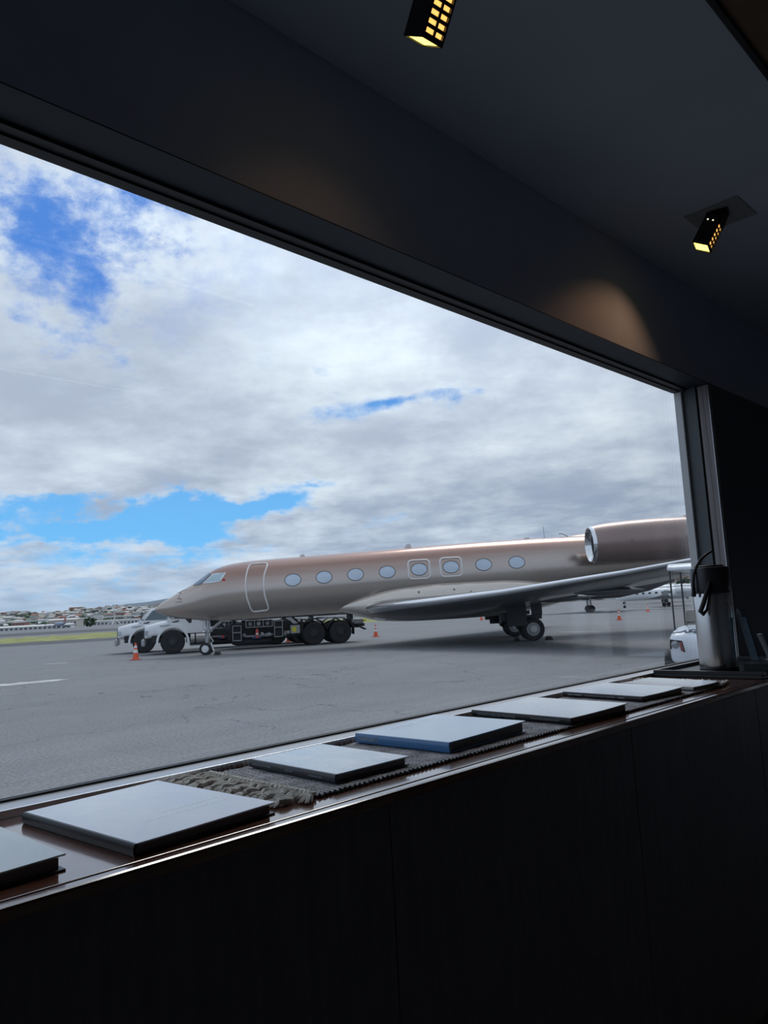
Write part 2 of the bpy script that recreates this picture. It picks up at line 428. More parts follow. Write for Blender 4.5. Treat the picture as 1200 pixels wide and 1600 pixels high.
WX0, WX1 = -1.9, 3.62                    # window opening
struct('wall_window', MB().box(XL, XR, 1.352, 1.532, 2.577, CEIL), HEADM)
struct('trim_4', MB().box(XL, XR, 1.3522, 1.4555, 2.5735, 2.577), SOFFITM)  # thin dark sheet added so the header underside reads as shaded
struct('wall_window_below', MB().box(XL, XR, 1.042, 1.532, 0, 1.232), WALLM)
struct('wall_window_right', MB().box(3.645, XR, 1.352, 1.532, 1.232, 2.577), WALLM)
struct('wall_window_left', MB().box(XL, WX0-.02, 1.352, 1.532, 1.232, 2.577), WALLM)
w1 = bpy.data.objects.new('window_1', None); col.objects.link(w1); tag(w1, 'wide fixed picture window looking onto the airport apron', kind='structure')
w1.location = (0, 0, 0)
MB().box(WX0, WX1, 1.516, 1.524, 1.25, 2.577).build('pane', GLASS, w1, smooth=False)
b_ = MB().box(WX0, WX1, 1.43, 1.506, 1.234, 1.2905).build('sill_rail', SILLALU, w1, smooth=False, bevel=.002)
MB().box(WX0, WX1, 1.4225, 1.4295, 1.234, 1.2945).build('sill_lip', mat('bright trim', (.80, .80, .82), .25, .9), w1, smooth=False, bevel=.0015)
MB().box(WX0, WX1, 1.506, 1.516, 1.234, 1.2945).box(WX0, WX1, 1.524, 1.530, 1.234, 1.2935).build('glazing_gasket', GASKET, w1, smooth=False)
MB().box(WX0, WX1, 1.485, 1.515, 2.560, 2.577).box(WX0, WX1, 1.525, 1.530, 2.568, 2.577).build('head_frame', GASKET, w1, smooth=False)
MB().box(WX0, WX1, 1.456, 1.4845, 2.565, 2.577).build('head_trim', mat('dark trim', (.02, .022, .026), .5), w1, smooth=False)
MB().box(3.600, 3.645, 1.480, 1.5155, 1.291, 2.577).build('jamb_mullion', JAMBLIGHT, w1, smooth=False, bevel=.002)
MB().box(3.618, 3.645, 1.418, 1.480, 1.291, 2.577).build('jamb_panel', JAMBGREY, w1, smooth=False)
MB().box(3.632, 3.645, 1.407, 1.418, 1.28, 2.577).build('jamb_gap', GASKET, w1, smooth=False)
for k in range(4):
    MB().box(3.616+.0012*(k % 2), 3.645, 1.3595+k*.0118, 1.3712+k*.0118, 1.281, 2.57).build('jamb_strip', GREYWOOD, w1, smooth=False, bevel=.0008)
MB().box(3.612, 3.645, 1.3545, 1.3585, 1.281, 2.57).build('jamb_bead', ALU, w1, smooth=False)
MB().box(WX0-.02, WX0, 1.36, 1.53, 1.29, 2.577).build('jamb_panel', JAMBGREY, w1, smooth=False)
# counter: front lip, groove, top, front panels
ct = thing('window_counter', 'long polished reddish wood counter running below the window', 'counter', (0, 0, 0))
MB().box(XL, XR, 1.012, 1.4215, 1.262, SILL).build('worktop', COUNTER, ct, smooth=False, bevel=.0015)
MB().box(XL, XR, .985, 1.0075, 1.260, SILL+.0005).build('front_lip', COUNTER, ct, smooth=False, bevel=.005)
MB().box(XL, XR, 1.0075, 1.012, 1.262, 1.270).build('groove', GASKET, ct, smooth=False)
for k in range(9):
    xa = XL + k*.9 - .2; xa = max(xa, XL)
    MB().box(xa, min(XL + (k+1)*.9 - .2025, XR), 1.000, 1.04, FLOOR+.1, 1.2595).build('front_panel', PANELW, ct, smooth=False, bevel=.002)
MB().box(XL, XR, 1.03, 1.05, FLOOR, FLOOR+.1).build('plinth', BLACK, ct, smooth=False)

# ------------------------------------------------------------------ ceiling spotlights
GLOWY = mat('lamp glow', (1, .8, .3), .4, emit=(1.0, .80, .16), estr=2.6)
GLOWO = mat('lamp slot glow', (1, .6, .2), .4, emit=(1.0, .50, .12), estr=1.5)
GLOWW = mat('lamp pin glow', (1, .9, .7), .4, emit=(1.0, .86, .60), estr=1.3)
PLATE = mat('lamp plate', (.22, .225, .235), .6)
def spot_lamp(pos, tilt, aim, label, plate_pos, power, stem):
    """square-section finned spotlight; pos = centre of the open mouth, tilt = direction the lamp body runs, from mouth to stem"""
    root = thing('ceiling_spotlight', label, 'spotlight', (plate_pos[0], plate_pos[1], CEIL), 0, 'square ceiling spotlights')
    inv = Matrix.Translation((-plate_pos[0], -plate_pos[1], -CEIL))
    t_ = Vector(tilt).normalized(); a = Vector(aim); a = (a - t_*a.dot(t_)).normalized(); b2 = t_.cross(a)
    R = Matrix.Identity(4)
    for i, vv in enumerate((a, b2, t_)):
        for j in range(3): R[j][i] = vv[j]
    R.translation = pos
    T = inv @ R
    L, h = .125, .031                    # lit head, half side
    MB().box(-.10, .10, -.10, .10, -.004, 0).build('ceiling_plate', PLATE, root, smooth=False, bevel=.0015)
    hd = MB()                            # four walls, front (a+) and side (b+) carry slots
    hd.box(-h, -h+.003, -h, h, 0, L, T).box(-h, h, -h, -h+.003, 0, L, T)
    hd.box(-h, h, h-.003, h, 0, L, T)
    for sgn, axis in ((1, 'a'),):
        zs = [(0, .012)] + [(.012+.0175*k+.010, .012+.0175*(k+1)) for k in range(5)] + [(.0995, L)]
        for z0, z1 in zs:
            if axis == 'a': hd.box(h-.003, h, -h, h, z0, z1, T)
            else: hd.box(-h, h, h-.003, h, z0, z1, T)
        for c0, c1 in ((-h, -h+.005), (-.003, .003), (h-.005, h)):
            if axis == 'a': hd.box(h-.003, h, c0, c1, 0, L, T)
            else: hd.box(c0, c1, h-.003, h, 0, L, T)
    hd.box(-h, h, -h, h, L-.004, L, T)
    head = hd.build('lamp_head', BLACK, root, smooth=False)
    MB().box(-h+.004, h-.004, -h+.004, h-.004, .003, .006, T).build('lamp_mouth', GLOWY, head, smooth=False)
    MB().box(-h+.006, h-.006, -h+.006, h-.006, .010, .1, T).build('lamp_core', GLOWO, head, smooth=False)
    for c0 in (-.016, .004):
        MB().box(c0-.0025, c0+.0025, h, h+.001, L-.03, L-.025, T).build('pin_hole', GLOWW, head, smooth=False)
        MB().box(c0-.0025, c0+.0025, -h-.001, -h, L-.03, L-.025, T).build('pin_hole', GLOWW, head, smooth=False)
    fn = MB(); top = L+stem
    fn.box(-h*.72, h*.72, -h*.72, h*.72, L, top, T)
    k = 0
    while L+.006+k*.011 < top:
        fn.box(-h*.95, h*.95, -h*.95, h*.95, L+.006+k*.011, L+.011+k*.011, T); k += 1
    fn.build('cooling_fins', mat('fin black', (.03, .028, .027), .4, .4), root, smooth=False)
    base = T @ Vector((0, 0, top))
    MB().cyl(tuple(base), (base.x*.9, base.y*.9, 0), .012, n=10).build('swivel_stem', BLACK, root)
    ld = bpy.data.lights.new('spot', 'SPOT'); ld.energy = power; ld.color = (1, .55, .28); ld.spot_size = math.radians(104); ld.spot_blend = 1.0; ld.shadow_soft_size = 0
    lo = bpy.data.objects.new('lamp_light', ld); col.objects.link(lo); lo.parent = root
    lo.matrix_local = T @ Matrix.Translation((0, 0, -.012))
    return root
# both lamps lean the same way: washing the window head, their slotted side towards the room
LT, LA = (-.074, -.55, .832), (0, -.833, -.553)
spot_lamp((1.177, .959, 2.802), LT, LA, 'finned square spotlight glowing yellow at the top edge of the picture', (1.235, .875), .4, .075)
spot_lamp((2.868, 1.043, 2.897), (.23, -.46, .86), (.12, -.833, -.553), 'small tilted square spotlight on a pale plate, farther along the ceiling', (2.935, .985), 2.6, .038)
STRIP = mat('led strip', (1, 1, 1), .5, emit=(1, .95, .88), estr=1.5)
for yy, xa, xb, lb in ((-1.309, 1.25, 2.27, 'thin bright ceiling light strip farther back in the room'), (.263, 1.05, 2.05, 'thin bright ceiling light strip nearest the window')):
    o = thing('light_strip', lb, 'light', ((xa+xb)/2, yy, CEIL), 0)
    hl = (xb-xa)/2
    MB().box(-hl-.01, hl+.01, -.006, .006, -.004, .006).build('housing', BLACK, o, smooth=False)
    MB().box(-hl, hl, -.0035, .0035, -.006, -.004).build('diffuser', STRIP, o, smooth=False)

# ------------------------------------------------------------------ woven runner with fringe
def weave():
    M = mat('woven runner', (.2, .2, .21), .95, spec=.2); t = M.node_tree; b = t.nodes['Principled BSDF']
    c = t.nodes.new('ShaderNodeTexCoord'); mp = t.nodes.new('ShaderNodeMapping'); mp.inputs['Scale'].default_value = (330, 150, 1)
    t.links.new(c.outputs['Object'], mp.inputs[0])
    n = noise(t, mp.outputs[0], 1.0, 3, .6); n5 = noise(t, c.outputs['Object'], 22, 4, .6)
    wv = t.nodes.new('ShaderNodeTexWave'); wv.wave_type = 'BANDS'; wv.bands_direction = 'X'; wv.inputs['Scale'].default_value = 28; wv.inputs['Distortion'].default_value = 1.5
    t.links.new(c.outputs['Object'], wv.inputs[0])
    v = (n*.75 + n5*.35 + S(t, wv.outputs['Fac'])*.12 - .1).smooth(.36, .66)
    t.links.new(mixc(t, v, (.085, .09, .105), (.62, .62, .66)), b.inputs['Base Color'])
    k = t.nodes.new('ShaderNodeBump'); k.inputs['Strength'].default_value = .9; k.inputs['Distance'].default_value = .004
    t.links.new(n.k, k.inputs['Height']); t.links.new(k.outputs[0], b.inputs['Normal'])
    return M
RZ = SILL + .0015
run = thing('table_runner', 'grey woven runner with knotted cream fringes lying on the counter', 'runner', (1.79, 1.23, SILL))
rb = MB(); nx, ny = 150, 22; rows = []
for j in range(ny+1):
    row = []
    for i in range(nx+1):
        xx = -.90 + 1.80*i/nx; edge = .168 + .0025*math.sin(i*2.1) + .0015*math.sin(i*.7)
        yy = -edge + 2*edge*j/ny
        row.append((xx, yy - .006*xx, .0045 + .0006*math.sin(i*1.3+j)))
    rows.append(row)
rb.loft(rows, False, False, closed=False)
n0 = len(rb.v); bot = [[(p[0], p[1], .0005) for p in (rows[0] if e == 0 else rows[-1])] for e in (0, 1)]
for e, rr in enumerate((rows[0], rows[-1])): rb.loft([rr, bot[e]], False, False, closed=False)
for c_ in (0, -1): rb.loft([[r[c_] for r in rows], [(r[c_][0], r[c_][1], .0005) for r in rows]], False, False, closed=False)
rb.build('woven_cloth', weave(), run)
ed = MB()
for sgn in (-1, 1):
    for i in range(150):
        xx = -.895 + 1.79*i/149
        ed.tube([(xx, sgn*.166-.006*xx, .004), (xx+.003, sgn*(.171+random.uniform(0, .003))-.006*xx, .002)], [.004, .002], 5)
tag(ed.build('selvedge_loops', mat('dark yarn', (.05, .05, .055), .95), run), kind='stuff')
YARN = mat('cream yarn', (.86, .82, .76), .95, var=.25, vscale=60, bump=.6, bscale=400)
for end in (-1, 1):
    for k in range(24):
        y0 = -.160 + .320*k/23
        x0 = end*.898; L = random.uniform(.06, .082); sw = random.uniform(-.018, .018)
        tb = MB(); pts = []; rr = []
        for q in range(9):
            t_ = q/8
            pts.append((x0 + end*L*t_, y0 - .006*x0 + sw*t_ + .003*math.sin(q*1.7+k), .0072 + .0016*math.sin(q*1.9+k)))
            rr.append((.0046 + .0012*math.sin(q*2.4)) if q < 7 else .0052)
        tb.tube(pts, rr, 7)
        kn = Matrix.Translation((x0 + end*.006, y0 - .006*x0, .0085)) @ Matrix.Diagonal((1, 1, .8, 1))
        tb.lathe([(.002, -.0055), (.0062, -.003), (.0065, .003), (.002, .0055)], 8, kn)
        for s_ in (-1, 0, 1):
            e_ = Vector(pts[-1]); tb.tube([tuple(e_), (e_.x+end*.010, e_.y+s_*.007, .0045), (e_.x+end*.019, e_.y+s_*.010, .003)], [.0035, .0028, .0015], 5)
        tb.build('tassel', YARN, run)
# one loose frayed corner tuft
tf = MB()
for k in range(9):
    q = random.uniform(-1.1, .9); L = random.uniform(.02, .036)
    tf.tube([(-.915, -.165, .006), (-.915-L*.5*math.cos(q), -.165+L*.5*math.sin(q), .010), (-.915-L*math.cos(q), -.165+L*math.sin(q), .003)], [.0045, .0035, .0015], 5)
tf.build('tassel', mat('white yarn', (.7, .68, .64), .95), run)

# ------------------------------------------------------------------ books
PAGES = mat('shaded page edges', (.20, .19, .18), .85, var=.2, vscale=300)  # paper darkened to grey; the shadow on the edges is in the colour
def cover_mat(name, ca, cb, sx=9, sy=5, rough=.18, det=5):
    M = mat(name, ca, rough, spec=.6, coat=.5); t = M.node_tree; b = t.nodes['Principled BSDF']
    b.inputs['Coat Roughness'].default_value = .10; b.inputs['Coat Weight'].default_value = 1.0; b.inputs['Coat IOR'].default_value = 1.65
    c = t.nodes.new('ShaderNodeTexCoord'); mp = t.nodes.new('ShaderNodeMapping'); mp.inputs['Scale'].default_value = (sx, sy, 1); mp.inputs['Rotation'].default_value = (0, 0, .5)
    t.links.new(c.outputs['Object'], mp.inputs[0])
    n = noise(t, mp.outputs[0], 1.0, det, .6, .5)
    t.links.new(mixc(t, n.smooth(.3, .7), ca, cb), b.inputs['Base Color'])
    return M
def book(c, w, d, th, rz, z0, cover, spine, label, texts=(), marks=(), bow=.004):
    """w = across (spine at -x), d = height of the page (top at +y)"""
    o = thing('book', label, 'book', (c[0], c[1], z0), math.radians(rz), 'hardcover picture books along the counter')
    ct_ = .0028
    nseg = 10
    def board(z, nm, m_, lift):
        bb = MB(); rows = []
        for i in range(nseg+1):
            q = i/nseg; xx = -w/2 + .004 + (w-.004)*q; zz_ = z + lift*(q**2)
            rows.append([(xx, -d/2, zz_), (xx, d/2, zz_), (xx, d/2, zz_+ct_), (xx, -d/2, zz_+ct_)])
        bb.loft(rows); return bb.build(nm, m_, o, sharp=35, bevel=.0008, segs=1)
    board(0, 'back_cover', spine, 0)
    fc = board(th-ct_, 'front_cover', cover, bow)
    bk = MB(); rows = []
    for i in range(nseg+1):
        q = i/nseg; xx = -w/2+.006 + (w-.014)*q; zt = th-ct_-.0003 + bow*q**2*.6
        rows.append([(xx, -d/2+.005, ct_), (xx, d/2-.005, ct_), (xx, d/2-.005, zt), (xx, -d/2+.005, zt)])
    bk.loft(rows); bk.build('page_block', PAGES, o, smooth=False)
    sp = MB(); ring = []
    prof = [(-w/2+.006, 0), (-w/2+.001, .0005), (-w/2-.0012, th*.3), (-w/2-.0012, th*.7), (-w/2+.001, th-.0003), (-w/2+.006, th), (-w/2+.006, th-ct_), (-w/2+.004, th*.5), (-w/2+.006, ct_)]
    sp.loft([[(px, yy, pz) for px, pz in prof] for yy in (-d/2, d/2)])
    spo = sp.build('spine', spine, o, sharp=50)
    for body, size, along, m_, where, sh in texts:
        me = text_mesh(body, size, sh); me.materials.append(m_)
        wd = max(v.co.x for v in me.vertices) if me.vertices else 0
        if where == 'spine':           # reads from the top (+y) down towards -y
            T = Matrix(((0, 0, -1, -w/2-.0016), (-1, 0, 0, d/2-along), (0, 1, 0, th*.5-size*.36), (0, 0, 0, 1)))
        else:                          # on the cover, along the top edge
            T = Matrix(((1, 0, 0, -w/2+along), (0, 1, 0, d/2-.012-size), (0, 0, 1, th+.0002+bow*.35), (0, 0, 0, 1)))
            if where == 'low': T[1][3] = -d/2+.05
        me.transform(T)
        if where != 'spine':
            for v_ in me.vertices: q_ = (v_.co.x+w/2)/w; v_.co.z = th + bow*q_*q_ + (.00014 if v_.co.z > T[2][3] else -.0004)
        l_ = link('lettering', me, spo if where == 'spine' else fc)
    for (y_a, y_b, zf, m_, n_) in marks:   # rows of illegible small print on the spine
        mk = MB(); q = y_a
        while q < y_b:
            L = random.uniform(.002, .005); hh = random.uniform(.0016, .0028)
            mk.box(-w/2-.0018, -w/2-.0008, d/2-q-L, d/2-q, th*zf-hh/2, th*zf+hh/2); q += L+.0012
        mk.build('small_print', m_, spo, smooth=False)
    return o
INKW = mat('pale ink', (.60, .62, .64), .5); INKG = mat('grey ink', (.30, .33, .36), .5); INKD = cover_mat('faint cover ink', (.93, .95, .98), (.93, .95, .98))
SPK = mat('black cover cloth', (.018, .019, .022), .38)
zb = SILL; zr = SILL + .0062
bk_left = book((.315, 1.20), .262, .29, .018, 1.0, zb, cover_mat('cover sea green', (.34, .46, .48), (.48, .58, .58)), SPK, 'pale sea green book cut off by the left edge of the picture')
big = book((.645, 1.205), .255, .335, .018, 4.0, zb, cover_mat('cover lilac grey', (.62, .69, .89), (.77, .83, .95), 7, 4), SPK, 'largest pale grey lilac book, lying on bare wood just left of the fringe', bow=.001)
for row_y, n_, x0 in ((-.052, 15, -.01), (-.078, 20, -.055)):      # faint embossed title, not legible
    mk = MB(); q = x0
    for k in range(n_):
        L = random.uniform(.004, .008); zq = .018 + .001*((q+.1275)/.255)**2; mk.box(q, q+L, row_y, row_y+.007, zq-.0004, zq+.00012); q += L+.0022
        if q > .11: break
    mk.build('faint_lettering', INKD, big, smooth=False)
book((1.064, 1.238), .195, .278, .0165, -1.5, zr, cover_mat('cover pale blue swirl', (.24, .44, .66), (.66, .74, .80), 16, 9), mat('charcoal cover', (.055, .060, .068), .35), 'pale blue swirl book with black spine on the runner, beside the left fringe',
     marks=((.012, .075, .5, INKG, 1), (.125, .15, .5, INKG, 1), (.20, .24, .42, INKG, 1)), bow=.001)
BLUEC = mat('blue cover', (.085, .28, .60), .3, spec=.6, coat=.4)
book((1.437, 1.250), .300, .285, .0225, 1.5, zr, cover_mat('cover sky blue', (.16, .42, .78), (.36, .60, .84), 5, 12), BLUEC, 'sky blue book with blue lettered spine, third book from the left fringe end',
     texts=(("HAWAI'I", .0165, .010, INKW, 'spine', 0), ("HAWAI'I", .042, .075, cover_mat('cover letter blue', (.88, .93, .97), (.88, .93, .97)), 'cover', 0)), bow=.004)
book((1.872, 1.228), .268, .335, .0165, -4.0, zr, cover_mat('cover misty white', (.58, .66, .72), (.74, .80, .83), 6, 5), SPK, 'misty white book with black spine titled in white capitals, right of the sky blue book',
     texts=(("HAWAII'S HIDDEN PARADISE", .0105, .022, INKG, 'spine', 0),), marks=((.21, .30, .5, INKG, 1),), bow=.006)
book((2.318, 1.238), .232, .295, .0150, -7.0, zr, cover_mat('cover grey white', (.52, .60, .70), (.74, .80, .84), 12, 7), SPK, 'grey white book with black spine lying between the misty white book and the thinnest book',
     marks=((.022, .078, .5, INKW, 1), (.088, .20, .5, INKG, 1), (.21, .235, .5, INKW, 1)), bow=.006)
book((2.590, 1.205), .165, .285, .0115, -10.0, zr, cover_mat('cover cream white', (0.587, 0.600, 0.562), (0.700, 0.700, 0.650), 3, 16), mat('cream cover', (.50, .50, .46), .4), 'thinnest cream white book at the right fringe end beside the black tray', bow=.004)

# ------------------------------------------------------------------ tray, airpot, leaflets
tr = thing('serving_tray', 'flat black tray under the steel coffee airpot', 'tray', (3.25, 1.214, SILL+.0003))
MB().box(-.335, .335, -.205, .205, 0, .012).build('tray_base', mat('tray black', (.020, .024, .026), .35), tr, smooth=False, bevel=.003)
for (a, b2, c_, d2) in ((-.335, -.322, -.205, .205), (.322, .335, -.205, .205), (-.322, .322, -.205, -.192), (-.322, .322, .192, .205)):
    MB().box(a, b2, c_, d2, .012, .026).build('tray_rim', MATS['tray black'], tr, smooth=False, bevel=.002)
TZ = SILL + .0125
ap = thing('coffee_airpot', 'tall brushed steel coffee airpot with black lid on the tray', 'airpot', (3.045, 1.212, TZ))
MB().lathe([(.066, 0), (.0705, .002), (.0705, .016), (.068, .018)], 40).build('base_ring', BLACK, ap)
MB().lathe([(.0685, .018), (.0695, .03), (.0695, .285), (.0675, .300)], 48).build('steel_body', STEEL, ap)
MB().lathe([(.0655, .300), (.0665, .303), (.0715, .308), (.072, .312), (.072, .392), (.070, .399), (.060, .402)], 48).build('collar', mat('collar plastic', (.025, .028, .032), .30), ap)
MB().lathe([(.052, .402), (.054, .404), (.054, .407), (.050, .409)], 40).build('push_lid', BLACK, ap)
lf = FW*-1.0                                   # towards the seat
ldir = (RT*-1.0)                                # image left
def apt(l, t_, z_): return tuple(ldir*l + lf*t_ + UP*z_)
MB().tube([apt(-.010, .02, .463), apt(.016, .03, .452), apt(.042, .03, .432), apt(.060, .03, .405), apt(.075, .03, .375), apt(.080, .03, .340), apt(.0815, .03, .300)],
          [.004, .005, .0055, .0055, .0055, .006, .008], 10).build('spout_tube', BLACK, ap)
MB().cyl(apt(.0815, .03, .305), apt(.0815, .03, .290), .0095, .008, 12).build('spout_tip', BLACK, ap)
hpts = [apt(.030, .068, .345), apt(.048, .080, .312), apt(.072, .088, .262), apt(.086, .088, .234), apt(.076, .086, .224), apt(.058, .080, .238), apt(.046, .078, .275), apt(.030, .070, .325)]
MB().tube(hpts, [.006, .008, .009, .009, .008, .005, .0045, .0045], 8).build('carry_handle', BLACK, ap)
MB().box(-.018, .018, -.001, .001, -.004, .004, Matrix.Translation(tuple(RT*.045 - FW*.0535 + UP*.256)) @ Matrix.Rotation(math.radians(-45.665+40), 4, 'Z')).build('name_plate', mat('plate brass', (.25, .22, .17), .4, .8), ap, smooth=False)
bx = thing('napkin_box', 'low black box on the tray right of the airpot', 'box', (3.065, 1.060, TZ+.0005), math.radians(8))
MB().box(-.10, .10, -.045, .045, 0, .034).build('body', mat('box black', (.022, .026, .030), .4), bx, smooth=False, bevel=.002)
MB().box(-.102, .102, -.047, .047, .034, .038).build('lid', mat('box lid', (.05, .058, .064), .35), bx, smooth=False, bevel=.001)
BZ = TZ + .0385
hl = thing('leaflet_holder', 'clear blue tinted acrylic leaflet holder leaning beside the airpot', 'holder', (3.092, 1.090, BZ), math.radians(-40))
Tq = Matrix.Rotation(math.radians(-12), 4, 'Y')
MB().box(-.0015, .0015, -.03, .03, .002, .20, Tq).build('back_plate', ACRYL, hl, smooth=False)
MB().box(-.03, .012, -.03, .03, 0, .003).build('foot_plate', ACRYL, hl, smooth=False)
MB().box(-.0032, -.0017, -.026, .026, .003, .17, Tq).build('leaflet', mat('blue leaflet', (.09, .16, .23), .4, var=.3, vscale=25), hl, smooth=False)
h2 = thing('menu_stand', 'small white bent card stand at the right edge of the picture', 'card stand', (3.135, 1.050, BZ), math.radians(-38))
T2 = Matrix.Rotation(math.radians(-20), 4, 'Y')
WCARD = mat('white card', (.62, .62, .64), .5)
MB().box(-.004, .004, -.012, .012, .004, .105, T2).build('upright', WCARD, h2, smooth=False)
MB().box(-.015, .030, -.014, .014, 0, .004).build('foot', WCARD, h2, smooth=False)
MB().box(-.018, -.002, -.012, -.009, .103, .106, T2).build('hook', WCARD, h2, smooth=False)

# ------------------------------------------------------------------ the business jet
# local frame: x = station aft of the nose gear, y = away from the window (left side of the jet is -y), z = up
def jet_paint():
    M = mat('jet paint', (.5, .4, .35), .24, .72, coat=.4); t = M.node_tree; b = t.nodes['Principled BSDF']
    b.inputs['Coat Roughness'].default_value = .06
    c = t.nodes.new('ShaderNodeTexCoord'); X, Y, Z = sep(t, c.outputs['Object'])
    mp = t.nodes.new('ShaderNodeMapping'); mp.inputs['Scale'].default_value = (.16, 1, 3.0); t.links.new(c.outputs['Object'], mp.inputs[0])
    n = noise(t, mp.outputs[0], 1.0, 5, .55)
    bound = (X*.045 + 3.02).f('MINIMUM', 3.72)
    v = (Z - bound + (n-.5)*.5).smooth(-.38, .42)
    t.links.new(mixc(t, v, (.50, .435, .385), (.335, .205, .165)), b.inputs['Base Color'])
    return M
PAINT = jet_paint()
NACP = mat('nacelle paint', (.315, .232, .208), .36, .60, coat=.4, var=.08, vscale=.8)
WINGP = mat('wing grey paint', (.13, .135, .135), .28, .45, coat=.3)
FAIRP = mat('fairing champagne paint', (.66, .60, .53), .24, .65, coat=.4)
JGLASS = mat('jet window pane', (.50, .58, .66), .10, .35, coat=.6)
RIMDK = mat('window rim', (.10, .095, .09), .35, .6)
OUTL = mat('outline white', (.78, .76, .74), .4)
PANELLINE = mat('panel line brown', (.16, .12, .10), .5)
xs_t = [-2.28, -2.2, -1.95, -1.45, -1.01, -.47, -.02, .37, .92, 1.46, 2.29, 3.93, 6.87, 9.74, 12.6, 15.47, 17.0, 20, 24, 27, 28.6]
top_f = pchip(xs_t, [2.08, 2.17, 2.36, 2.63, 2.87, 3.14, 3.42, 3.67, 3.86, 3.95, 4.02, 4.08, 4.17, 4.26, 4.33, 4.36, 4.35, 4.28, 4.12, 3.98, 3.90])
xs_b = [-2.28, -2.2, -1.92, -1.5, -.85, -.15, .65, 1.7, 2.83, 5.63, 9, 13, 16, 18, 20, 24, 27, 28.6]
bot_f = pchip(xs_b, [2.06, 1.99, 1.86, 1.71, 1.59, 1.51, 1.45, 1.44, 1.46, 1.50, 1.56, 1.66, 1.74, 1.88, 2.12, 2.80, 3.35, 3.62])
wid_f = pchip([-2.28, -2.2, -1.95, -1.45, -1.0, -.5, 0, .5, 1, 1.5, 2.3, 4, 15.5, 18, 21, 24, 27, 28.6], [.01, .10, .27, .50, .68, .85, .97, 1.07, 1.15, 1.21, 1.27, 1.31, 1.31, 1.18, .92, .62, .34, .16])
def sect(s):
    t_, b2 = top_f(s), bot_f(s); zc = b2 + .47*(t_-b2)
    return zc, t_-zc, zc-b2, wid_f(s)
def skin(s, z, off=0.0, side=-1):
    zc, hu, hl, w = sect(s); dz = z-zc; h = hu if dz > 0 else hl
    dz = max(-h*.9995, min(h*.9995, dz)); q = math.sqrt(1-(dz/h)**2); lat = w*q
    n = Vector((0, lat/w**2, dz/h**2)).normalized()
    return (s, side*(lat+n.y*off), zc+dz+n.z*off)
jet = thing('business_jet', 'large copper and champagne private jet parked nose left on the apron', 'jet', (18.802, 29.705, 0), math.radians(-45.665))
def ring(s, n=56):
    zc, hu, hl, w = sect(s); out = []
    for k in range(n):
        q = 2*math.pi*k/n; c_, s_ = math.cos(q), math.sin(q)
        out.append((s, w*c_, zc + (hu if s_ > 0 else hl)*s_))
    return out
st = [-2.28, -2.25, -2.2, -2.1, -2.0] + [-1.9+.15*k for k in range(38)] + [3.9+.5*k for k in range(50)]
st = [s for s in st if s <= 28.6] + [28.6]
fb = MB(); fb.loft([ring(s) for s in st]); fus = fb.build('fuselage', PAINT, jet, sharp=70)
def on_skin(pts, off, side=-1): return [skin(a, b2, off, side) for a, b2 in pts]
def patch(poly, off, side=-1, cuts=3):
    bm = bmesh.new(); vs = [bm.verts.new((a, 0, b2)) for a, b2 in poly]; f = bm.faces.new(vs)
    bmesh.ops.triangulate(bm, faces=[f])
    for _ in range(cuts): bmesh.ops.subdivide_edges(bm, edges=bm.edges[:], cuts=1, use_grid_fill=True)
    bmesh.ops.triangulate(bm, faces=bm.faces[:])
    bm.verts.index_update(); mb = MB(); mb.add([skin(v.co.x, v.co.z, off, side) for v in bm.verts], [tuple(v.index for v in f.verts) for f in bm.faces]); bm.free()
    return mb
def densify(poly, k=6):
    out = []
    for i in range(len(poly)):
        a, b2 = poly[i], poly[(i+1) % len(poly)]
        for j in range(k): out.append((a[0]+(b2[0]-a[0])*j/k, a[1]+(b2[1]-a[1])*j/k))
    return out
WINS = [(4.06, 3.02), (5.40, 3.065), (6.75, 3.11), (8.11, 3.15), (9.48, 3.19), (10.85, 3.22), (12.25, 3.25), (13.67, 3.27)]
for side in (-1, 1):
    for k, (ws, wz) in enumerate(WINS):
        ell = [(ws+.345*math.cos(2*math.pi*q/28), wz+.26*math.sin(2*math.pi*q/28)) for q in range(28)]
        wo_ = MB().tube(on_skin(ell, .004, side), .015, 6, closed=True).build('cabin_window', RIMDK, jet)
        pm = MB(); rings_ = []
        for rr in (1.0, .75, .5, .25, .02):
            rings_.append([skin(ws+.335*rr*math.cos(2*math.pi*q/28), wz+.25*rr*math.sin(2*math.pi*q/28), .006+.012*(1-rr), side) for q in range(28)])
        pm.loft(rings_, False, True).build('pane', JGLASS, wo_)
        if k in (4, 5):
            sq = [(ws+a, wz+b2) for a, b2 in rrect(.92, .80, .16)]
            MB().tube(on_skin(densify(sq, 2), .004, side), .038, 6, closed=True).build('exit_outline', OUTL, jet)
door = [(2.10, 3.70), (2.16, 3.80), (2.28, 3.83), (2.80, 3.835), (2.90, 3.80), (2.92, 3.70), (2.82, 3.3), (2.80, 2.9), (2.84, 2.4), (2.93, 1.98), (2.93, 1.86), (2.84, 1.80), (2.30, 1.77), (2.20, 1.82), (2.17, 1.92), (2.06, 2.4), (2.02, 2.9), (2.04, 3.3)]
MB().tube(on_skin(densify(door, 3), .006), .036, 6, closed=True).build('door_outline', OUTL, jet)
side_w = [(.10, 3.09), (.50, 3.47), (1.10, 3.49), (.88, 3.13), (.50, 3.09)]
front_w = [(-.40, 3.07), (-.36, 3.03), (-.02, 3.06), (.40, 3.475), (.30, 3.555), (.10, 3.43), (-.15, 3.26)]
CWIN = mat('cockpit glass', (.42, .55, .60), .06, .3, coat=.6); CBLUE = mat('windshield glass', (.07, .15, .26), .05, .5, coat=.6)
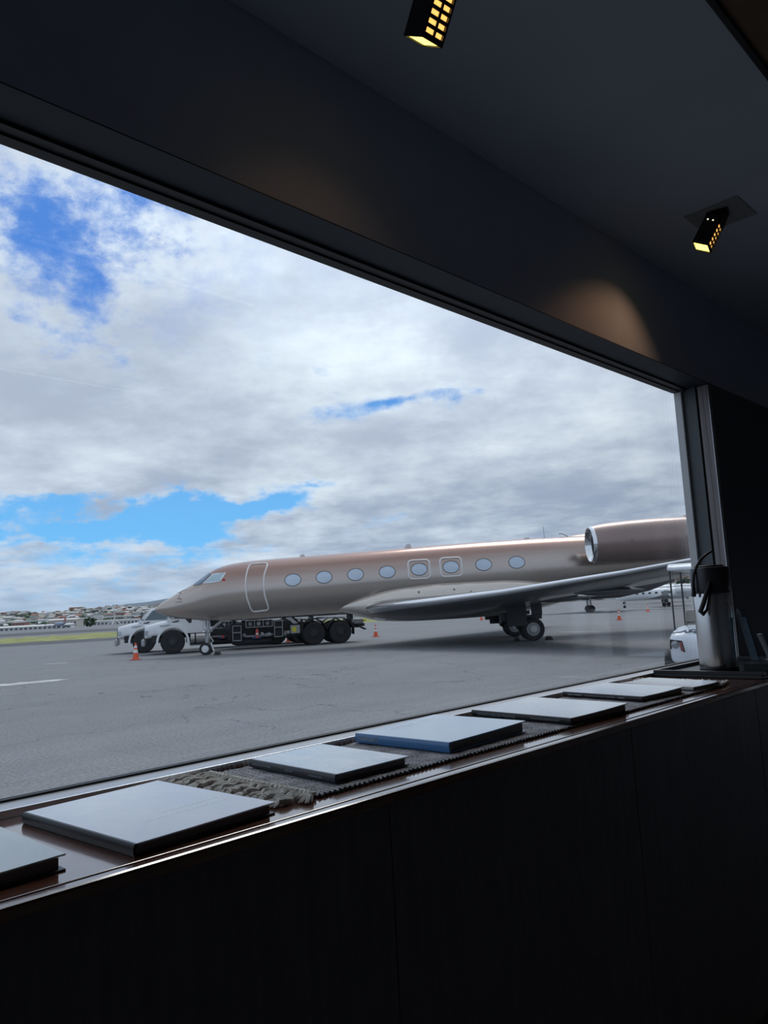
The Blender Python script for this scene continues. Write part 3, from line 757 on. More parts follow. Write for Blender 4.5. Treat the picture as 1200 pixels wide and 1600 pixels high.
for side in (-1, 1):
    for poly, m_, nm in ((side_w, CWIN, 'cockpit_side_window'), (front_w, CBLUE, 'windshield')):
        fr = MB().tube(on_skin(densify(poly, 4), .004, side), .022 if m_ is CWIN else .016, 6, closed=True).build(nm, CHROME if m_ is CWIN else MIDMETAL, jet)
        patch(poly, .010, side).build('pane', m_, fr)
    MB().tube(on_skin(densify([(1.00, 3.17), (1.10, 3.17), (1.10, 3.22), (1.0, 3.22)], 2), .004, side), .022, 5, closed=True).build('red_marking', RED, jet)
    MB().tube(on_skin([(-.72, 2.86), (-.95, 2.84), (-1.02, 2.78), (-1.02, 2.6), (-1.0, 2.46)], .002, side), .012, 5).build('panel_seam', PANELLINE, jet)
    MB().tube(on_skin([(-.85, 2.36), (-1.15, 2.34)], .002, side), .012, 5).build('panel_seam', PANELLINE, jet)
    for (a, b2) in ((-1.0, 2.78), (-.95, 2.5)):
        p0 = Vector(skin(a, b2, .0, side)); p1 = p0 + Vector((0, side*.09, -.01))
        MB().tube([p0, p1, p1+Vector((-.12, 0, 0))], [.014, .012, .008], 6).build('pitot_probe', DKMETAL, jet)
# wing to body fairing
fz0 = pchip([5.6, 6.4, 7.08, 7.86, 9.5, 11.6, 13, 14.6, 16.2, 17.6], [1.62, 1.44, 1.22, 1.05, .98, 1.00, 1.06, 1.25, 1.58, 1.86])
fz1 = pchip([5.6, 7, 8.5, 10.6, 13, 15, 17.6], [1.78, 2.28, 2.62, 2.76, 2.74, 2.52, 2.10])
fw_ = pchip([5.6, 6.4, 7.2, 8.2, 10.6, 13, 15, 16.6, 17.6], [.35, 1.0, 1.34, 1.50, 1.58, 1.55, 1.34, .95, .5])
def fring(s, n=44):
    z0, z1, w = fz0(s), fz1(s), fw_(s); zc = (z0+z1)/2; out = []
    for k in range(n):
        q = 2*math.pi*k/n; c_, s_ = math.cos(q), math.sin(q); e = .72
        out.append((s, w*math.copysign(abs(c_)**e, c_), zc+(z1-z0)/2*math.copysign(abs(s_)**e, s_)))
    return out
MB().loft([fring(5.6+.3*k) for k in range(41)]).build('belly_fairing', FAIRP, jet, sharp=70)
for (a, b2) in ((9.4, 2.35), (10.9, 2.38), (11.6, 2.25)):
    MB().lathe([(.001, -.02), (.035, -.02), (.035, .012), (.02, .016)], 10, Matrix.Translation((a, -1.545, b2-.12)) @ Matrix.Rotation(math.pi/2, 4, 'X')).build('fairing_port', PANELLINE, jet)
MB().lathe([(.01, 0), (.15, .02), (.16, .05), (.01, .06)], 16, Matrix.Translation((7.7, -.98, 1.20)) @ Matrix.Rotation(math.radians(115), 4, 'X') @ Matrix.Diagonal((1.8, .6, 1, 1))).build('landing_light', mat('lens white', (.8, .82, .84), .15), jet)
# wings: (span, leading-edge station, z, chord, thickness)
SEC = [(.6, 6.55, 1.60, 8.6, .11), (1.35, 7.15, 1.665, 7.9, .112), (3, 8.30, 1.72, 6.5, .112), (5, 9.74, 1.79, 5.25, .108), (8, 11.93, 1.95, 3.95, .10), (12, 14.87, 2.28, 2.75, .095), (14.0, 16.35, 2.49, 2.05, .09), (14.6, 16.85, 2.62, 1.8, .085), (15.0, 17.5, 3.0, 1.45, .08), (15.2, 18.5, 3.95, .75, .08)]
def foil(side, L, s, z, c, t_, n=16, x0=0.0, x1=1.0, off=0.0, fade=True):
    up, lo = [], []
    for k in range(n+1):
        q = x0 + (x1-x0)*(1-math.cos(math.pi*k/n))/2 if x1 == 1.0 else x0+(x1-x0)*(k/n)**2
        th = t_*5*(.2969*math.sqrt(q) - .126*q - .3516*q*q + .2843*q**3 - .1036*q**4)*1.0
        cam_ = -.012*math.sin(math.pi*q)*.3
        zz_ = z - .018*c*q
        up.append((s+c*q - off, side*L, zz_ + c*(th*.92+cam_) + off)); lo.append((s+c*q - off, side*L, zz_ - c*(th*1.08-cam_) - off))
    return up[::-1] + lo[1:]
for side in (-1, 1):
    wg = MB().loft([foil(side, *q) for q in SEC]).build('wing', WINGP, jet, sharp=60)
    MB().loft([foil(side, *q, n=8, x0=0, x1=.028, off=.008) for q in SEC[1:8]], closed=True).build('leading_edge', CHROME, wg, sharp=60)
    for (L, s, z, c) in ((5.4, 13.2, 1.66, 2.6), (8.6, 14.2, 1.80, 2.4)):
        MB().lathe([(.01, 0), (.11, .5), (.15, 1.1), (.12, 1.8), (.01, c)], 14, Matrix.Translation((s, side*L, z-.02)), axis='x').build('flap_fairing', WINGP, wg)
# nacelles
nac = [(.60, 16.75), (.655, 16.56), (.70, 16.50), (.755, 16.57), (.80, 16.80), (.845, 17.2), (.885, 18.0), (.905, 19.0), (.89, 20.2), (.83, 21.3), (.74, 22.1), (.62, 22.9), (.56, 22.9), (.50, 22.2)]
for side in (-1, 1):
    NT = Matrix.Translation((0, side*2.5, 3.77)) @ Matrix.Translation((16.5, 0, 0)) @ Matrix.Rotation(math.radians(-1.2), 4, 'Y') @ Matrix.Translation((-16.5, 0, 0))
    nb = MB().lathe([(.772, 16.64)] + nac[4:], 40, NT, axis='x', caps=False).build('engine_nacelle', NACP, jet, sharp=60)
    MB().lathe(nac[:4] + [(.772, 16.64)], 40, NT, axis='x', caps=False).build('intake_lip', CHROME, nb, sharp=80)
    MB().lathe([(.60, 16.75), (.62, 17.3)], 40, NT, axis='x', caps=False).build('intake_duct', MIDMETAL, nb)
    fd = MB().lathe([(.62, 17.3), (.02, 17.32)], 40, NT, axis='x', caps=True).build('fan_disc', DKMETAL, nb)
    MB().lathe([(.20, 17.28), (.14, 17.12), (.02, 17.0)], 20, NT, axis='x').build('fan_spinner', MIDMETAL, nb)
    fbm = MB()
    for k in range(20):
        q = 2*math.pi*k/20; R = NT @ Matrix.Rotation(q, 4, 'X')
        fbm.add([(17.18, -.02, .18), (17.28, .06, .18), (17.28, .12, .61), (17.16, -.06, .61)], [(0, 1, 2, 3)], R)
    fbm.build('fan_blades', MIDMETAL, nb, smooth=False)
    for k, ss in enumerate((18.0, 19.2, 20.2, 20.9)):
        zz_ = 3.77 + (.02, -.02, .04, -.05)[k]
        rr = .885
        MB().box(ss-.02, ss+.02, side*(2.5+rr-.02), side*(2.5+rr+.006), zz_-.06, zz_+.06).build('cowl_latch', PANELLINE, nb, smooth=False)
    py = MB()
    rows = []
    for L in (.7, 1.75):
        a0, a1 = (17.3, 22.4) if L < 1 else (17.5, 22.0)
        rows.append([(a0, side*L, 3.66), (a0+.6, side*L, 3.80), (a1-.8, side*L, 3.80), (a1, side*L, 3.68), (a1-.8, side*L, 3.56), (a0+.6, side*L, 3.54)])
    py.loft(rows).build('engine_pylon', NACP, jet, sharp=30)
# fin and tailplane
finp = [(19.6, 4.24), (21.13, 4.89), (22.6, 5.52), (23.3, 5.95), (25.5, 7.75), (27.9, 7.80), (27.3, 4.0)]
fr_ = []
fm_ = MB()
for q, sc_ in ((-.13, .96), (0, 1.0), (.13, .96)):
    fr_.append([(24 + (a-24)*(1 if q == 0 else .97), q, 4.0 + (b2-4.0)*(1 if q == 0 else .985)) for a, b2 in finp])
fm_.loft(fr_).build('tail_fin', PAINT, jet, sharp=50)
for side in (-1, 1):
    MB().loft([foil(side, *q) for q in ((.0, 25.5, 7.72, 2.6, .10), (2.5, 26.9, 7.74, 1.9, .10), (5.2, 28.4, 7.76, 1.15, .09))]).build('tailplane', PAINT, jet, sharp=60)
# antennas on the spine
for (s, h, w) in ((4.2, .10, .25), (8.9, .17, .30), (14.2, .06, .3)):
    MB().prism([(s, -.02, top_f(s)-.02), (s+w*.5, -.02, top_f(s)+h), (s+w, -.02, top_f(s)+h), (s+w*1.2, -.02, top_f(s)-.02)], (0, .04, 0)).build('blade_antenna', OUTL, jet, smooth=False)
MB().tube([(16.3, 0, top_f(16.3)-.02), (16.0, 0, top_f(16)+.14), (15.85, 0, top_f(16)+.15)], .022, 6).build('blade_antenna', LIGHTGREY, jet)
MB().cyl((15.2, 0, top_f(15.2)-.02), (15.18, 0, top_f(15.2)+.5), .012, n=6).build('whip_antenna', LIGHTGREY, jet)
MB().prism([(-.9, -.015, 1.60), (-.75, -.015, 1.42), (-.65, -.015, 1.42), (-.62, -.015, 1.58)], (0, .03, 0)).build('blade_antenna', DKMETAL, jet, smooth=False)
# landing gear
def wheel(parent, loc, r, w, side, rim_m, spokes=True, rim_k=.58, name='wheel'):
    T = Matrix.Translation(loc)
    tyre = MB().lathe([(r*rim_k, -w*.42), (r*.78, -w/2), (r*.93, -w*.46), (r, -w*.28), (r, w*.28), (r*.93, w*.46), (r*.78, w/2), (r*rim_k, w*.42)], 32, T, axis='y', caps=False).build(name, RUBBER, parent)
    q = side
    MB().lathe([(r*rim_k*1.01, q*w*.40), (r*rim_k*.92, q*w*.46), (r*rim_k*.86, q*w*.34), (r*.30, q*w*.36), (r*.27, q*w*.52), (.01, q*w*.54)], 28, T, axis='y', caps=False).build('rim', rim_m, tyre)
    MB().lathe([(r*rim_k, -q*w*.30), (.01, -q*w*.30)], 24, T, axis='y', caps=False).build('rim_back', DKMETAL, tyre)
    if spokes:
        sm = MB()
        for k in range(14):
            a = 2*math.pi*k/14; rr = r*rim_k*.70
            M2 = T @ Matrix.Rotation(a, 4, 'Y') @ Matrix.Translation((rr, q*w*.35, 0))
            sm.box(-r*.085, r*.085, -.012, .012, -r*.028, r*.028, M2)
        sm.build('rim_slots', BLACK, tyre, smooth=False)
    return tyre
RIMW = mat('rim pale grey', (.62, .63, .63), .4, .2)
STRUT = mat('strut pale', (.50, .51, .52), .35, .4)
for sd in (-1, 1):
    mg = jet
    for L in (2.62, 1.98):
        wheel(mg, (13.90, sd*L, .465), .465, .30, sd if L > 2.3 else -sd, RIMW)
    MB().cyl((13.90, sd*1.9, .465), (13.90, sd*2.7, .465), .06).build('axle', MIDMETAL, mg)
    MB().tube([(13.35, sd*2.3, 1.7), (13.35, sd*2.3, .85)], [.12, .11], 14).build('main_gear_strut', DKMETAL, mg)
    MB().tube([(13.30, sd*2.3, .62), (13.40, sd*2.3, .55), (13.90, sd*2.3, .47)], [.10, .11, .10], 10).build('trailing_link', DKMETAL, mg)
    MB().tube([(13.35, sd*2.3, .9), (13.3, sd*2.3, .58)], .09, 10).build('lower_strut', MIDMETAL, mg)
    MB().tube([(13.9, sd*2.3, .60), (13.55, sd*2.3, 1.35)], [.05, .07], 10).build('shock_absorber', STRUT, mg)
    MB().box(12.86, 13.66, sd*2.74, sd*2.78, .62, 1.62).build('gear_door', mat('gear door dark', (.035, .037, .042), .5), mg, smooth=False, bevel=.01)
    MB().box(12.62, 12.92, sd*2.3, sd*2.7, .83, 1.16).build('forward_door', MATS['gear door dark'], mg, smooth=False, bevel=.02)
    MB().box(13.55, 14.35, sd*2.2, sd*2.4, .86, 1.04).build('brake_manifold', DKMETAL, mg, smooth=False, bevel=.02)
    MB().box(14.10, 14.55, sd*1.4, sd*1.5, 1.0, 1.45).build('inner_door', DKMETAL, mg, smooth=False, bevel=.01)
ng = jet
for sd in (-1, 1):
    wheel(ng, (0, sd*.19, .265), .265, .20, sd, mat('rim white', (.80, .80, .80), .4), spokes=False, rim_k=.60)
MB().cyl((0, -.2, .265), (0, .2, .265), .045).build('axle', STRUT, ng)
MB().tube([(0, 0, .27), (.06, 0, .75), (.12, 0, 1.75)], [.055, .06, .10], 12).build('nose_gear_strut', STRUT, ng)
MB().tube([(.10, -.10, .98), (.85, -.18, 1.55)], .045, 8).build('drag_brace', STRUT, ng)
MB().tube([(.10, .10, .98), (.85, .18, 1.55)], .045, 8).build('drag_brace', STRUT, ng)
MB().tube([(.06, 0, .36), (.30, 0, .58), (.10, 0, .85)], .035, 6).build('torque_link', STRUT, ng)
MB().box(.14, .18, -.19, .19, .95, 1.12).build('steering_unit', STRUT, ng, smooth=False, bevel=.015)
MB().lathe([(.001, 0), (.08, .0), (.095, .06), (.05, .12)], 14, Matrix.Translation((-.10, -.12, 1.02)), axis='x').build('taxi_light', CHROME, ng)
MB().box(.30, .36, -.26, -.23, .14, .50, Matrix.Translation((.33, 0, .3)) @ Matrix.Rotation(math.radians(-18), 4, 'Y') @ Matrix.Translation((-.33, 0, -.3))).build('tow_fitting', WHITE, ng, smooth=False, bevel=.008)
MB().tube([(-.05, -.03, 1.55), (-.12, -.12, 1.2), (-.02, -.1, .9), (.0, -.1, .5)], .018, 6).build('hydraulic_hose', STRUT, ng)
MB().tube([(.15, -.08, 1.6), (.22, -.14, 1.3), (.10, -.13, 1.02)], .018, 6).build('hydraulic_hose', STRUT, ng)
MB().prism([(-.1, .32, 1.55), (.6, .32, 1.52), (.6, .34, 1.20), (-.1, .34, 1.22)], (0, .02, 0)).build('nose_gear_door', DKMETAL, ng, smooth=False)
JM = jet.matrix_basis.copy() if False else Matrix.Translation(jet.location) @ Matrix.Rotation(jet.rotation_euler.z, 4, 'Z')
def chock(s, lat, rz, label):
    p = JM @ Vector((s, lat, 0))
    o = thing('wheel_chock', label, 'chock', p, math.radians(-45.665+rz))
    MB().prism([(-.13, -.22, 0), (.13, -.22, 0), (.05, -.22, .15), (-.05, -.22, .15)], (0, .44, 0)).build('block', mat('chock rubber', (.03, .03, .032), .8), o, smooth=False, bevel=.012)
    MB().box(-.06, .06, -.1, .1, .150, .156).build('reflector', mat('chock stripe', (.35, .33, .30), .6), o, smooth=False)
chock(14.52, -2.62, 0, 'black wedge chock behind the near main wheel of the jet')
chock(13.25, -2.3, 0, 'low dark chock in front of the jet main wheels')
chock(.62, -.62, 0, 'small dark chock behind the jet nose wheel')

# ------------------------------------------------------------------ fuel trucks
TGLASS = mat('truck glass', (.10, .14, .16), .08, .2, coat=.5)
TRIM = mat('truck frame black', (.020, .022, .025), .55)
PIPE = mat('pipe grey', (.30, .31, .32), .4, .5)
FRAMEW = mat('cabinet frame', (.36, .38, .39), .45)
def rr_ring(x, w, z0, z1, r, n=3):
    return [(x, a, (z0+z1)/2+b2) for a, b2 in rrect(w, z1-z0, r, n)]
def make_truck(loc, rz, label):
    """x runs backwards from the front axle; the side towards the jet is -y; width 2.3"""
    t = thing('fuel_truck', label, 'truck', loc, rz, 'white airport fuel trucks behind the jet')
    cy = 1.02                                              # centre line, near wheels at y = 0
    def C(M_=None): return Matrix.Translation((0, cy, 0))
    hood = MB().loft([rr_ring(-1.28, 1.45, .78, 1.32, .12), rr_ring(-1.22, 1.6, .76, 1.38, .16), rr_ring(-.6, 1.85, .86, 1.52, .2), rr_ring(-.1, 1.98, .95, 1.60, .22), rr_ring(.45, 2.06, .95, 1.62, .2), rr_ring(.6, 2.06, .95, 1.62, .2)], M=C()).build('hood', WHITE, t, sharp=50)
    gr = MB().box(-1.315, -1.27, -.52, .52, .72, 1.30, C()).build('grille', TRIM, t, smooth=False, bevel=.02)
    gs = MB()
    for k in range(6): gs.box(-1.335, -1.31, -.50, .50, .78+k*.085, .81+k*.085, C())
    gs.build('grille_bars', MIDMETAL, gr, smooth=False)
    for sd in (-1, 1):
        MB().box(-1.27, -1.10, sd*.56, sd*.84, .93, 1.16, C()).build('headlight', mat('headlight lens', (.55, .60, .63), .12, .3), t, smooth=False, bevel=.03)
        ar = MB(); rows = []
        for k in range(13):
            q = math.radians(-10 + 200*k/12); ci, si = math.cos(q), math.sin(q)
            y0, y1 = (sd*.78, sd*1.17)
            rows.append([(.66*ci, y0, .57+.66*si), (.66*ci, y1, .57+.66*si), (.76*ci, y1*1.0, .57+.78*si), (.76*ci, y0, .57+.80*si)])
        ar.loft(rows, M=C()).build('front_fender', WHITE, t, sharp=45)
        wheel(t, (0, cy+sd*1.02, .565), .565, .30, sd, DKMETAL, spokes=False, rim_k=.46)
        for ax in (6.75, 8.09):
            wheel(t, (ax, cy+sd*1.02, .575), .575, .30, sd, DKMETAL, spokes=False, rim_k=.46)
            wheel(t, (ax, cy+sd*.68, .575), .575, .28, sd, DKMETAL, spokes=False, rim_k=.46)
            ar = MB(); rows = []
            for k in range(11):
                q = math.radians(15 + 150*k/10); ci, si = math.cos(q), math.sin(q)
                rows.append([(ax+.66*ci, sd*.72, .58+.68*si), (ax+.66*ci, sd*1.2, .58+.68*si), (ax+.69*ci, sd*1.2, .58+.71*si), (ax+.69*ci, sd*.72, .58+.71*si)])
            ar.loft(rows, M=C()).build('rear_fender', TRIM, t, sharp=45)
        MB().box(8.76, 8.80, sd*.72, sd*1.2, .42, 1.0, C()).build('mud_flap', RUBBER, t, smooth=False)
        # mirror
        mi = MB().tube([(.0, cy+sd*1.02, 1.66), (-.1, cy+sd*1.22, 1.68), (-.1, cy+sd*1.22, 2.05)], .02, 6).build('mirror_arm', TRIM, t)
        MB().box(-.13, -.08, cy+sd*1.22-.09, cy+sd*1.22+.09, 1.72, 2.05).build('mirror', TRIM, mi, smooth=False, bevel=.015)
    MB().box(-1.42, -1.26, -1.02, 1.02, .42, .74, C()).build('bumper', mat('bumper grey', (.40, .41, .42), .35, .5), t, smooth=False, bevel=.04)
    MB().box(-1.45, -1.41, -.30, .30, .50, .66, C()).build('number_plate', LIGHTGREY, t, smooth=False)
    MB().box(-.95, -.55, -1.10, -.94, .55, .90, C()).build('hood_lower_trim', TRIM, t, smooth=False, bevel=.03)
    cabp = [(.55, 0, .92), (-.28, 0, 1.58), (.30, 0, 2.14), (.50, 0, 2.24), (1.72, 0, 2.26), (1.82, 0, 2.14), (1.85, 0, .92)]
    rows = [[(a, y_*f, c_) for (a, _, c_), f in zip(cabp, fs)] for y_, fs in ((-1.05, (1, 1, .93, .90, .90, .93, 1)), (1.05, (1, 1, .93, .90, .90, .93, 1)))]
    MB().loft(rows, M=C()).build('cab', WHITE, t, sharp=30, bevel=.04)
    MB().add([(-.275, -.93, 1.63), (-.275, .93, 1.63), (.265, .86, 2.15), (.265, -.86, 2.15), (-.25, -.93, 1.61), (-.25, .93, 1.61), (.29, .86, 2.13), (.29, -.86, 2.13)],
             [(0, 1, 2, 3), (7, 6, 5, 4), (0, 4, 5, 1), (1, 5, 6, 2), (2, 6, 7, 3), (3, 7, 4, 0)], C()).build('windshield', TGLASS, t, smooth=False)
    MB().tube([(-.285, 0, 1.64), (.25, 0, 2.15)], .02, 6, M=C()).build('windshield_post', WHITE, t)
    for sd in (-1, 1):
        dr = MB().prism([(.66, sd*1.045, 1.02), (.45, sd*1.045, 1.58), (1.55, sd*1.045, 1.58), (1.55, sd*1.045, 1.02)], (0, sd*.012, 0), C()).build('cab_door', WHITE, t, smooth=False, bevel=.004)
        MB().prism([(.05, sd*1.04, 1.64), (.45, sd*.985, 2.12), (1.45, sd*.985, 2.12), (1.45, sd*1.04, 1.64)], (0, sd*.012, 0), C()).build('side_window', TGLASS, t, smooth=False)
        MB().box(1.30, 1.46, sd*1.057, sd*1.085, 1.50, 1.54, C()).build('door_handle', TRIM, dr, smooth=False)
        MB().box(1.60, 1.72, sd*1.046, sd*1.056, 1.40, 1.72, C()).build('cab_vent', TRIM, t, smooth=False)
        MB().prism([(.32, sd*1.05, 1.57), (-.05, sd*1.02, 1.50), (-.10, sd*1.02, 1.45), (.25, sd*1.05, 1.49)], (0, sd*.02, 0), C()).build('hood_vent', TRIM, t, smooth=False)
        ft = MB().lathe([(.05, .80), (.27, .82), (.28, .85), (.28, 1.70), (.27, 1.73), (.05, 1.75)], 24, Matrix.Translation((0, cy+sd*.85, .68)), axis='x').build('fuel_tank', mat('polished tank', (.50, .50, .47), .25, .8), t)
        for xx in (1.0, 1.48):
            MB().lathe([(.285, xx), (.29, xx+.01), (.29, xx+.06), (.285, xx+.07)], 24, Matrix.Translation((0, cy+sd*.85, .68)), axis='x', caps=False).build('tank_strap', TRIM, ft)
        MB().box(.8, 1.8, sd*.78, sd*1.08, .33, .38, C()).build('step', MIDMETAL, t, smooth=False)
        MB().box(-1.0, 9.9, sd*.38, sd*.48, .72, 1.0, C()).build('frame_rail', TRIM, t, smooth=False)
        # pump module, one per side
        y1 = sd*1.10
        def frame(x0, x1, z0, z1, m_, nm, th=.035, back=True):
            f = MB().box(x0, x1, min(y1, y1-sd*.06), max(y1, y1-sd*.06), z0, z0+th, C()).box(x0, x1, min(y1, y1-sd*.06), max(y1, y1-sd*.06), z1-th, z1, C())
            f.box(x0, x0+th, min(y1, y1-sd*.06), max(y1, y1-sd*.06), z0, z1, C()).box(x1-th, x1, min(y1, y1-sd*.06), max(y1, y1-sd*.06), z0, z1, C())
            o = f.build(nm, m_, t, smooth=False)
            if back: MB().box(x0+.01, x1-.01, min(y1-sd*.1, y1-sd*.13), max(y1-sd*.1, y1-sd*.13), z0+.01, z1-.01, C()).build('cabinet_back', TRIM, o, smooth=False)
            return o
        pf = frame(3.55, 4.98, 1.02, 1.38, FRAMEW, 'gauge_panel')
        for k, xx in enumerate((3.80, 4.25, 4.72)):
            MB().lathe([(.01, 0), (.10, 0), (.10, .05), (.085, .055), (.01, .05)], 16, C() @ Matrix.Translation((xx, y1-sd*.09, 1.20)) @ Matrix.Rotation(-sd*math.pi/2*-1, 4, 'X')).build('gauge', LIGHTGREY if k == 1 else PIPE, pf)
        for xx in (4.02, 4.48): MB().box(xx-.015, xx+.015, min(y1, y1-sd*.05), max(y1, y1-sd*.05), 1.04, 1.36, C()).build('panel_divider', FRAMEW, pf, smooth=False)
        cA = frame(2.85, 3.32, .42, 1.16, FRAMEW, 'pump_cabinet')
        MB().box(2.87, 3.30, min(y1, y1-sd*.05), max(y1, y1-sd*.05), .80, .84, C()).build('cabinet_shelf', FRAMEW, cA, smooth=False)
        cB = frame(5.05, 5.52, .50, 1.30, FRAMEW, 'hose_cabinet')
        MB().box(5.07, 5.50, min(y1, y1-sd*.05), max(y1, y1-sd*.05), .95, .99, C()).build('cabinet_shelf', FRAMEW, cB, smooth=False)
        bxl = MB().box(5.95, 6.45, min(sd*.75, y1), max(sd*.75, y1), .62, 1.02, C()).build('tool_box', mat('tool box grey', (.34, .37, .38), .5), t, smooth=False, bevel=.015)
        MB().box(6.02, 6.24, min(y1, y1+sd*.008), max(y1, y1+sd*.008), .70, .94, C()).build('yellow_label', YELLOW, bxl, smooth=False)
        fe = MB().lathe([(.01, .50), (.075, .51), (.08, .54), (.08, .88), (.05, .94), (.025, .96)], 14, C() @ Matrix.Translation((4.15, y1-sd*.10, 0))).build('fire_extinguisher', mat('extinguisher red', (.62, .10, .08), .4), t)
        MB().lathe([(.083, .66), (.084, .665), (.084, .74), (.083, .745)], 14, C() @ Matrix.Translation((4.15, y1-sd*.10, 0)), caps=False).build('extinguisher_label', REFLECT, fe)
        MB().lathe([(.02, .96), (.03, .97), (.03, 1.0), (.01, 1.02)], 8, C() @ Matrix.Translation((4.15, y1-sd*.10, 0))).build('extinguisher_valve', TRIM, fe)
        for (xx, zz_, L, m_, nm) in ((3.5, .60, 1.4, PIPE, 'pipe_run'), (3.9, .52, .45, mat('valve blue', (.06, .11, .30), .5), 'blue_valve'), (4.5, .64, .5, PIPE, 'pipe_run'), (5.6, .72, .35, mat('pipe rust', (.30, .16, .14), .5), 'pipe_run')):
            MB().cyl((xx, cy+y1-sd*.2, zz_), (xx+L, cy+y1-sd*.2, zz_), .055, n=12).build(nm, m_, t)
        for xx in (3.48, 4.42, 4.62, 4.78, 5.65, 5.82):
            MB().lathe([(.01, 0), (.085, 0), (.085, .05), (.03, .055), (.03, .12), (.01, .125)], 12, C() @ Matrix.Translation((xx, y1-sd*.15, .62+.12*random.random())) @ Matrix.Rotation(sd*math.pi/2*-1, 4, 'X')).build('valve_cap', random.choice((PIPE, LIGHTGREY, STEEL)), t)
        for k in range(3):
            MB().tube([(2.55+.12*k, cy+y1-sd*.15, 1.2), (2.6+.1*k, cy+y1-sd*.1, .8), (2.68+.08*k, cy+y1-sd*.15, .45)], .03, 6).build('hose', TRIM, t)
        MB().box(6.5, 6.62, min(sd*.9, y1), max(sd*.9, y1), .6, 1.3, C()).build('support_bracket', TRIM, t, smooth=False)
        MB().prism([(5.75, sd*1.0, 1.42), (6.0, sd*1.0, 1.42), (6.35, sd*1.0, 1.10), (6.1, sd*1.0, 1.10)], (0, sd*.05, 0), C()).build('support_strut', LIGHTGREY, t, smooth=False)
        MB().box(6.35, 6.62, sd*1.0, sd*1.06, 1.18, 1.36, C()).build('marker_plate', LIGHTGREY, t, smooth=False)
        for (x0, z0) in ((7.9, 1.24), (8.2, 1.28)):
            MB().box(x0-.4, x0+.25, min(sd*1.0, sd*1.12), max(sd*1.0, sd*1.12), z0, z0+.06, C()).build('catwalk_rail', LIGHTGREY, t, smooth=False)
    MB().box(2.75, 6.7, -.72, .72, .45, 1.25, C()).build('pump_module', TRIM, t, smooth=False, bevel=.02)
    MB().loft([rr_ring(2.95, 1.4, .22, .50, .1), rr_ring(3.1, 1.7, .18, .50, .12), rr_ring(4.9, 1.7, .18, .50, .12), rr_ring(5.05, 1.4, .22, .50, .1)], M=C()).build('sump_tank', TRIM, t, sharp=50)
    tk = MB(); rows = []
    for xx, k in ((2.80, .80), (2.9, .95), (3.1, 1.0), (9.5, 1.0), (9.7, .95), (9.8, .80)):
        rows.append([(xx, 1.1*k*math.copysign(abs(math.cos(q))**.75, math.cos(q)), 2.18+.78*k*math.copysign(abs(math.sin(q))**.75, math.sin(q))) for q in [2*math.pi*j/28 for j in range(28)]])
    tk.loft(rows, M=C()).build('tank', WHITE, t, sharp=50)
    for xx in (3.0, 6.2, 9.5): MB().box(xx-.06, xx+.06, -.5, .5, 1.0, 1.5, C()).build('tank_saddle', TRIM, t, smooth=False)
    MB().box(9.4, 10.1, -.9, .9, .78, .92, C()).build('rear_deck', TRIM, t, smooth=False)
    for k in range(5):
        yy = -1.05 + .5*k
        MB().box(9.35+.1*(k % 2), 10.0, yy, yy+.14, .92, 1.16, C()).build('rear_valve_block', TRIM if k % 2 else PIPE, t, smooth=False, bevel=.02)
    for k in range(2): MB().tube([(9.5, cy-.9+.3*k, .95), (9.8, cy-1.0+.3*k, .78), (10.15, cy-1.0+.3*k, .62)], .04, 6).build('rear_hose', TRIM, t)
    MB().box(10.0, 10.12, -1.12, -.7, 1.02, 1.12, C()).build('tail_light', YELLOW, t, smooth=False)
    for ch in [c for c in bpy.data.objects if c.parent == t or (c.parent and c.parent.parent == t)]:
        if ch.type == 'MESH' and not ch.name.startswith(('wheel', 'rim', 'rear_fender', 'mud_flap')):
            for v_ in ch.data.vertices:
                if v_.co.x > 2: v_.co.x = 2 + (v_.co.x-2)*.915
    for k in range(7): MB().box(-.58+.07*k, -.545+.07*k, -1.045, -.985, 1.30+.004*k, 1.36+.004*k, C()).build('door_number', MIDMETAL, t, smooth=False)
    return t
tz = math.radians(-45.665+16)
make_truck(W(-10.30, 36.75), tz, 'nearer white fuel truck with twin rear axles behind the jet nose')
make_truck(W(-12.62, 39.75), tz, 'farther white fuel truck, only its grille and hood showing left of the nearer truck')

# ------------------------------------------------------------------ traffic cones
def make_cone(label, right, forward):
    o = thing('traffic_cone', label, 'traffic cone', W(right, forward), random.uniform(0, 1.5), 'orange traffic cones on the apron')
    MB().loft([[(a, b2, 0) for a, b2 in rrect(.38, .38, .04)], [(a, b2, .03) for a, b2 in rrect(.38, .38, .04)], [(a, b2, .04) for a, b2 in rrect(.30, .30, .06)]]).build('base', mat('cone base', (.55, .09, .05), .6), o)
    def rad(h): return .135 - (.135-.032)*(h-.04)/.67
    MB().lathe([(rad(h), h) for h in (.035, .2, .4, .6, .71)], 20).build('body', ORANGE, o)
    for a, b2 in ((.30, .43), (.50, .60)):
        MB().lathe([(rad(a)+.003, a), (rad(b2)+.003, b2)], 20, caps=False).build('reflective_band', REFLECT, o)
    return o
make_cone('leftmost orange cone, standing in front of the white truck bumpers', -10.8, 32.9)
make_cone('orange cone on the tarmac behind the tail of the fuel truck', -.85, 45.3)
make_cone('orange cone half hidden behind the fuel truck rear wheels', -5.85, 44.6)
make_cone('small orange cone seen below the jet belly just left of the main gear', 8.9, 75.3)
make_cone('nearest orange cone right of the jet main wheels, under the wing', 15.5, 52.5)
make_cone('smaller farther orange cone nearest to the golf cart, under the wing', 24.4, 73.3)

